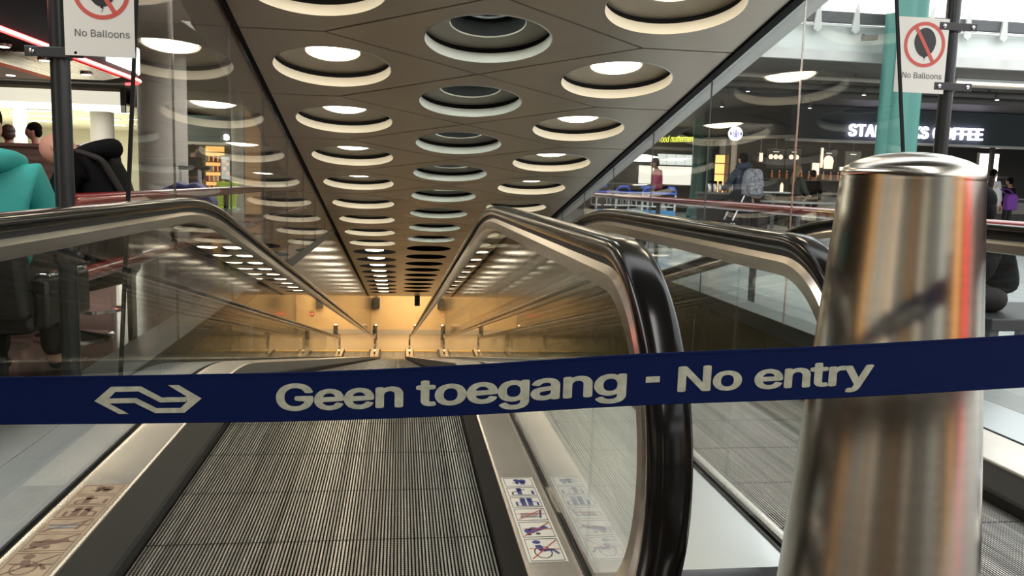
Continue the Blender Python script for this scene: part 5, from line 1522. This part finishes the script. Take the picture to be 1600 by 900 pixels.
    for s_ in (-1, 1): f.ball(Hc + fwd * .083 + side * s_ * .031 + up * .020, (.011, .009, .007), 6)
    f.build('eyes', M['hairblack'], root)
    f = MB(); f.ball(Hc + fwd * .088 - up * .058, (.022, .008, .005), 6); f.build('mouth', M['redcloth'], root)
    def cloth(name, names, edges, grow, mat, radii=None):
        VV = []; ix = {}
        for n in names:
            r = V[idx[n]][1]; r = r if isinstance(r, tuple) else (r, r)
            g_ = grow if n not in (radii or {}) else radii[n]
            ix[n] = len(VV); VV.append((V[idx[n]][0], (r[0] * bulk + g_, r[1] * bulk + g_)))
        vs, fs = skin_mesh(VV, [(ix[a], ix[b]) for a, b in edges], 0, 2)
        m = MB(); m.add(vs, fs); return m.build(name, mat, root, smooth=180, recalc=False)
    arm = [('chest', 'shoulder_l'), ('chest', 'shoulder_r'), ('shoulder_l', 'elbow_l'), ('shoulder_r', 'elbow_r')]
    nm = ['pelvis', 'belly', 'chest', 'neckbase', 'shoulder_l', 'elbow_l', 'shoulder_r', 'elbow_r']
    if long_sleeves:
        nm += ['wrist_l', 'wrist_r']; arm += [('elbow_l', 'wrist_l'), ('elbow_r', 'wrist_r')]
    cloth('jacket' if long_sleeves else 'shirt', nm, [('pelvis', 'belly'), ('belly', 'chest'), ('chest', 'neckbase')] + arm, .024 if long_sleeves else .018, top, {'neckbase': .008})
    cloth('trousers', ['pelvis', 'hip_l', 'knee_l', 'ankle_l', 'hip_r', 'knee_r', 'ankle_r'], [('pelvis', 'hip_l'), ('hip_l', 'knee_l'), ('knee_l', 'ankle_l'), ('pelvis', 'hip_r'), ('hip_r', 'knee_r'), ('knee_r', 'ankle_r')], .016, legs, {'pelvis': -.045, 'hip_l': .012, 'hip_r': .012})
    for s_ in ('l', 'r'):
        sv = [(V[idx['ankle_' + s_]][0] - Vector((0, 0, .02)), (.05, .05)), (V[idx['toe_' + s_]][0] + Vector((0, 0, .008)), (.044, .036))]
        vs, fs = skin_mesh(sv, [(0, 1)], 0, 2)
        m = MB(); m.add(vs, fs); m.build('shoe', shoes or M['black'], root, smooth=180, recalc=False)
    if hair:
        k_ = 1.3 if hair_style == 'bushy' else 1.0
        def lock(c, ru):
            b_ = MB(); b_.ball((0, 0, 0), (1, 1, 1), 14)
            return [c + side * (p.x * ru[0]) + fwd * (p.y * ru[1]) + up * (p.z * ru[2]) for p in b_.v], b_.f
        hp = [lock(Hc + up * .058 - fwd * .026, (.087 * k_, .100 * k_, .088 * k_))]
        hp.append(lock(Hc + up * .005 - fwd * .052, (.079 * k_, .062 * k_, .085 * k_)))
        if hair_style == 'long':
            hp.append(lock(Hc - up * .10 - fwd * .070, (.088, .050, .16)))
            hp.append(lock(Hc - up * .24 - fwd * .095, (.080, .042, .15)))
        m = MB()
        for q_ in hp: m.add(*q_)
        m.build('hair', hair, root, smooth=180, recalc=False)
    if extras: extras(root, J, V, idx, fwd, side, up)
    root.location = loc; root.rotation_euler = (0, 0, rotz); root.scale = (scale,) * 3
    return root
def chain_part(name, mat, root, pts):
    vs, fs = skin_mesh([(Vector(p[0]), p[1]) for p in pts], [(i, i + 1) for i in range(len(pts) - 1)], 0, 2)
    m = MB(); m.add(vs, fs); return m.build(name, mat, root, smooth=180, recalc=False)
# left: seated person in teal, seen from behind
def teal_hood(root, J, V, idx, fwd, side, up):
    chain_part('hood', M['teal'], root, [((-.11, .0, 1.09), (.05, .04)), ((-.09, -.14, 1.10), (.07, .06)), ((0, -.20, 1.09), (.09, .07)), ((.09, -.14, 1.10), (.07, .06)), ((.11, .0, 1.09), (.05, .04))])
person('person in a teal hooded jacket seen from behind, seated at the left edge', dict(SIT, head=(-.06, .05, 1.235), neck=(-.05, -.02, 1.13)), (-1.86, 4.17, 0), R(8), M['skin'], M['teal'], M['jeans'], M['hairblack'], 'long', bulk=1.22, extras=teal_hood)
# bald man leaning forward, facing left
BALD = dict(SIT, pelvis=(0, -.10, .57), belly=(0, -.10, .75), chest=(0, -.05, .95), neckbase=(0, .04, 1.03), neck=(0, .08, 1.055), head=(0, .20, 1.09),
            shoulder_l=(-.18, .04, 1.01), shoulder_r=(.18, .04, 1.01), elbow_l=(-.22, .14, .78), elbow_r=(.22, .14, .78), wrist_l=(-.10, .36, .66), wrist_r=(.10, .36, .66))
def bald_collar(root, J, V, idx, fwd, side, up):
    chain_part('collar', M['blackcloth'], root, [((-.09, .08, 1.06), (.04, .04)), ((-.08, -.03, 1.10), (.06, .05)), ((0, -.12, 1.11), (.08, .07)), ((.08, -.03, 1.10), (.06, .05)), ((.09, .08, 1.06), (.04, .04))])
    chain_part('strap', M['jeans'], root, [((-.12, .16, .97), (.03, .02)), ((-.17, .04, 1.085), (.03, .02)), ((-.15, -.10, 1.04), (.03, .02)), ((-.10, -.19, .85), (.03, .02))])
    chain_part('shirt_collar', M['whitecloth'], root, [((-.06, .07, 1.10), (.02, .02)), ((0, .03, 1.125), (.025, .025)), ((.06, .07, 1.10), (.02, .02))])
person('bald man in a black coat leaning forward, seated behind the left black pole', BALD, (-1.90, 5.62, 0), R(82), M['skin'], M['blackcloth'], M['jeans'], None, look=(0, 1, -.35), bulk=1.2, scale=1.09, extras=bald_collar, head_nod=0.15)
# heads behind the wooden partition
person('dark-haired person in red behind the wooden partition', STAND, (-5.12, 11.0, 0), R(-60), M['skin'], M['redcloth'], M['jeans'], M['hairblack'], scale=.95)
person('brown-haired person behind the wooden partition, middle of the three heads', STAND, (-4.86, 11.3, 0), R(20), M['skintan'], M['brownjacket'], M['jeans'], M['hairbrown'], scale=.90)
person('black-haired person behind the wooden partition, nearest the black pole', STAND, (-4.95, 12.3, 0), R(100), M['skin'], M['blackcloth'], M['jeans'], M['hairblack'], scale=.95)
person('dark-clothed person standing before the small shop on the left', STAND, (-5.15, 22.0, 0), R(-20), M['skintan'], M['blackcloth'], M['jeans'], M['hairblack'], bulk=1.15)
# right: man in pink with a bag
PINK = dict(STAND, elbow_l=(-.23, .03, 1.12), wrist_l=(-.22, .10, .88), elbow_r=(.24, -.06, 1.13), wrist_r=(.27, -.06, .88), knee_l=(-.10, .12, .52), ankle_l=(-.10, .12, .08), toe_l=(-.12, .27, .035), knee_r=(.10, -.02, .50), ankle_r=(.10, -.16, .10), toe_r=(.12, -.03, .035), neck=(0, .02, 1.50), head=(0, .06, 1.62))
person('man in a pink shirt walking left, carrying a white bag', PINK, (6.25, 20.0, 0), R(75), M['skintan'], M['pinkcloth'], M['jeans'], M['hairblack'], long_sleeves=False, bulk=1.4)
o = thing('plastic_bag', (6.62, 20.02, 0.4), 'white plastic bag hanging from the hand of the man in pink', 'bag')
wx, wy = 6.25 + math.cos(R(75)) * .27 + math.sin(R(75)) * .06, 20 + math.sin(R(75)) * .27 - math.cos(R(75)) * .06
part('sack', M['bag'], o, lambda m: m.prism([(-.20, .32), (.20, .30), (.24, .50), (.14, .70), (.03, .76), (-.03, .76), (-.14, .68), (-.22, .5)], lambda u, v, t: (wx + u, wy + t * 1.0, v), -.08, .08), bevel=0.03)
part('handle', M['bag'], o, lambda m: m.tube([(wx - .03, wy, .74), (wx - .02, wy, .84), (wx + .02, wy, .84), (wx + .03, wy, .74)], .012, 8))
# person with the backpack
BACK = dict(STAND, elbow_l=(-.26, .06, 1.15), wrist_l=(-.22, .32, 1.06), elbow_r=(.25, -.02, 1.13), wrist_r=(.18, .20, 1.0))
def fur_hood(root, J, V, idx, fwd, side, up):
    chain_part('hood', M['navy'], root, [((-.13, .04, 1.50), (.05, .05)), ((-.11, -.09, 1.51), (.07, .07)), ((0, -.14, 1.52), (.08, .08)), ((.11, -.09, 1.51), (.07, .07)), ((.13, .04, 1.50), (.05, .05))])
person('person in a dark winter coat and cap, seen from behind with a backpack', BACK, (6.72, 15.9, 0), R(12), M['skin'], M['navy'], M['jeans'], M['hairblack'], bulk=1.3, extras=fur_hood)
bpk = thing('backpack', (6.85, 15.65, 1.0), 'mottled grey backpack on the back of the person in the dark coat', 'backpack')
part('sack', M['packgrey'], bpk, lambda m: m.prism([(-.18, -.27), (.18, -.27), (.20, .0), (.16, .24), (.08, .29), (-.08, .29), (-.16, .24), (-.20, .0)], lambda u, v, t: (6.83 + u, 15.64 + t, 1.18 + v), -.11, .11), bevel=0.04)
part('pocket', M['packgrey'], bpk, lambda m: m.prism([(-.13, -.22), (.13, -.22), (.14, .0), (.10, .04), (-.10, .04), (-.14, .0)], lambda u, v, t: (6.83 + u, 15.50 + t, 1.18 + v), -.03, .03), bevel=0.02)
for s in (-.12, .12):
    part('strap', M['black'], bpk, lambda m: m.tube([(6.83 + s, 15.70, 1.44), (6.79 + s, 15.86, 1.47), (6.76 + s, 15.98, 1.40)], .022, 8))
ATTABLE = dict(STAND, elbow_l=(-.24, .04, 1.13), wrist_l=(-.14, .26, 1.03), elbow_r=(.24, .04, 1.13), wrist_r=(.14, .28, 1.03))
person('fair-haired woman in an olive jacket with red, at the tables', ATTABLE, (9.35, 18.9, 0), R(-70), M['skin'], M['olive'], M['jeans'], M['hairblond'], 'long', scale=.95, bulk=1.2)
person('grey-haired person half hidden behind the backpack wearer', STAND, (7.75, 18.2, 0), R(-60), M['skin'], M['brownjacket'], M['jeans'], M['hairgrey'], 'short', scale=.95)
person('brown-haired woman right of the grey-haired person', ATTABLE, (8.55, 19.3, 0), R(100), M['skin'], M['navy'], M['jeans'], M['hairbrown'], 'long', scale=.90)
person('dark-clothed customer at the coffee counter behind the tables', STAND, (11.0, 21.3, 0), R(-15), M['skintan'], M['blackcloth'], M['jeans'], M['hairblack'], scale=.92)
person('woman with long dark hair in a white jacket at the right edge', STAND, (15.25, 20.0, 0), R(-50), M['skin'], M['whitecloth'], M['whitecloth'], M['hairbrown'], 'long', scale=.90, bulk=1.15)
person('black-haired person in white standing behind the woman in the white jacket', STAND, (16.05, 21.0, 0), R(-70), M['skin'], M['whitecloth'], M['jeans'], M['hairblack'], 'short', scale=1.02)
person('dark-clothed person right of the two people in white', STAND, (16.5, 20.9, 0), R(20), M['skintan'], M['blackcloth'], M['jeans'], M['hairblack'], scale=.90)
pj = thing('purple_bag', (15.55, 19.6, .9), 'purple bag beside the woman in the white jacket', 'bag')
part('sack', M['purple'], pj, lambda m: m.prism([(-.15, -.22), (.15, -.22), (.17, .1), (.10, .2), (-.10, .2), (-.17, .1)], lambda u, v, t: (15.62 + u, 19.7 + t, .95 + v), -.08, .08), bevel=0.03)
part('strap', M['purple'], pj, lambda m: m.tube([(15.52, 19.75, 1.13), (15.42, 19.85, 1.26), (15.62, 19.8, 1.26), (15.72, 19.72, 1.13)], .018, 8))
# near right: black-haired person seated behind the right balustrade
SLOUCH = dict(SIT, pelvis=(0, -.08, .40), belly=(0, -.07, .53), chest=(0, .0, .70), neckbase=(0, .04, .82), neck=(0, .06, .87), head=(0, .10, .965),
              shoulder_l=(-.18, .0, .79), shoulder_r=(.18, .0, .79), elbow_l=(-.24, .05, .55), elbow_r=(.24, .05, .55), wrist_l=(-.12, .28, .50), wrist_r=(.12, .28, .50), hip_l=(-.1, -.04, .39), hip_r=(.1, -.04, .39), knee_l=(-.13, .36, .45), knee_r=(.13, .36, .45))
person('black-haired person in black sitting low behind the right balustrade', SLOUCH, (3.95, 5.15, 0), R(60), M['skin'], M['blackcloth'], M['jeans'], M['hairblack'], 'bushy', bulk=1.25)
bn = thing('low_bench', (4.0, 5.15, 0), 'low dark bench under the black-haired person at the right', 'bench')
part('seat', M['dark'], bn, rows((3.72, 4.75, 0.22), (4.6, 5.55, 0.30)), bevel=0.01)
for x in (3.78, 4.54):
    for y in (4.82, 5.48): part('leg', M['girder'], bn, rows((x - .03, y - .03, 0), (x + .03, y + .03, 0.22)), smooth=0)
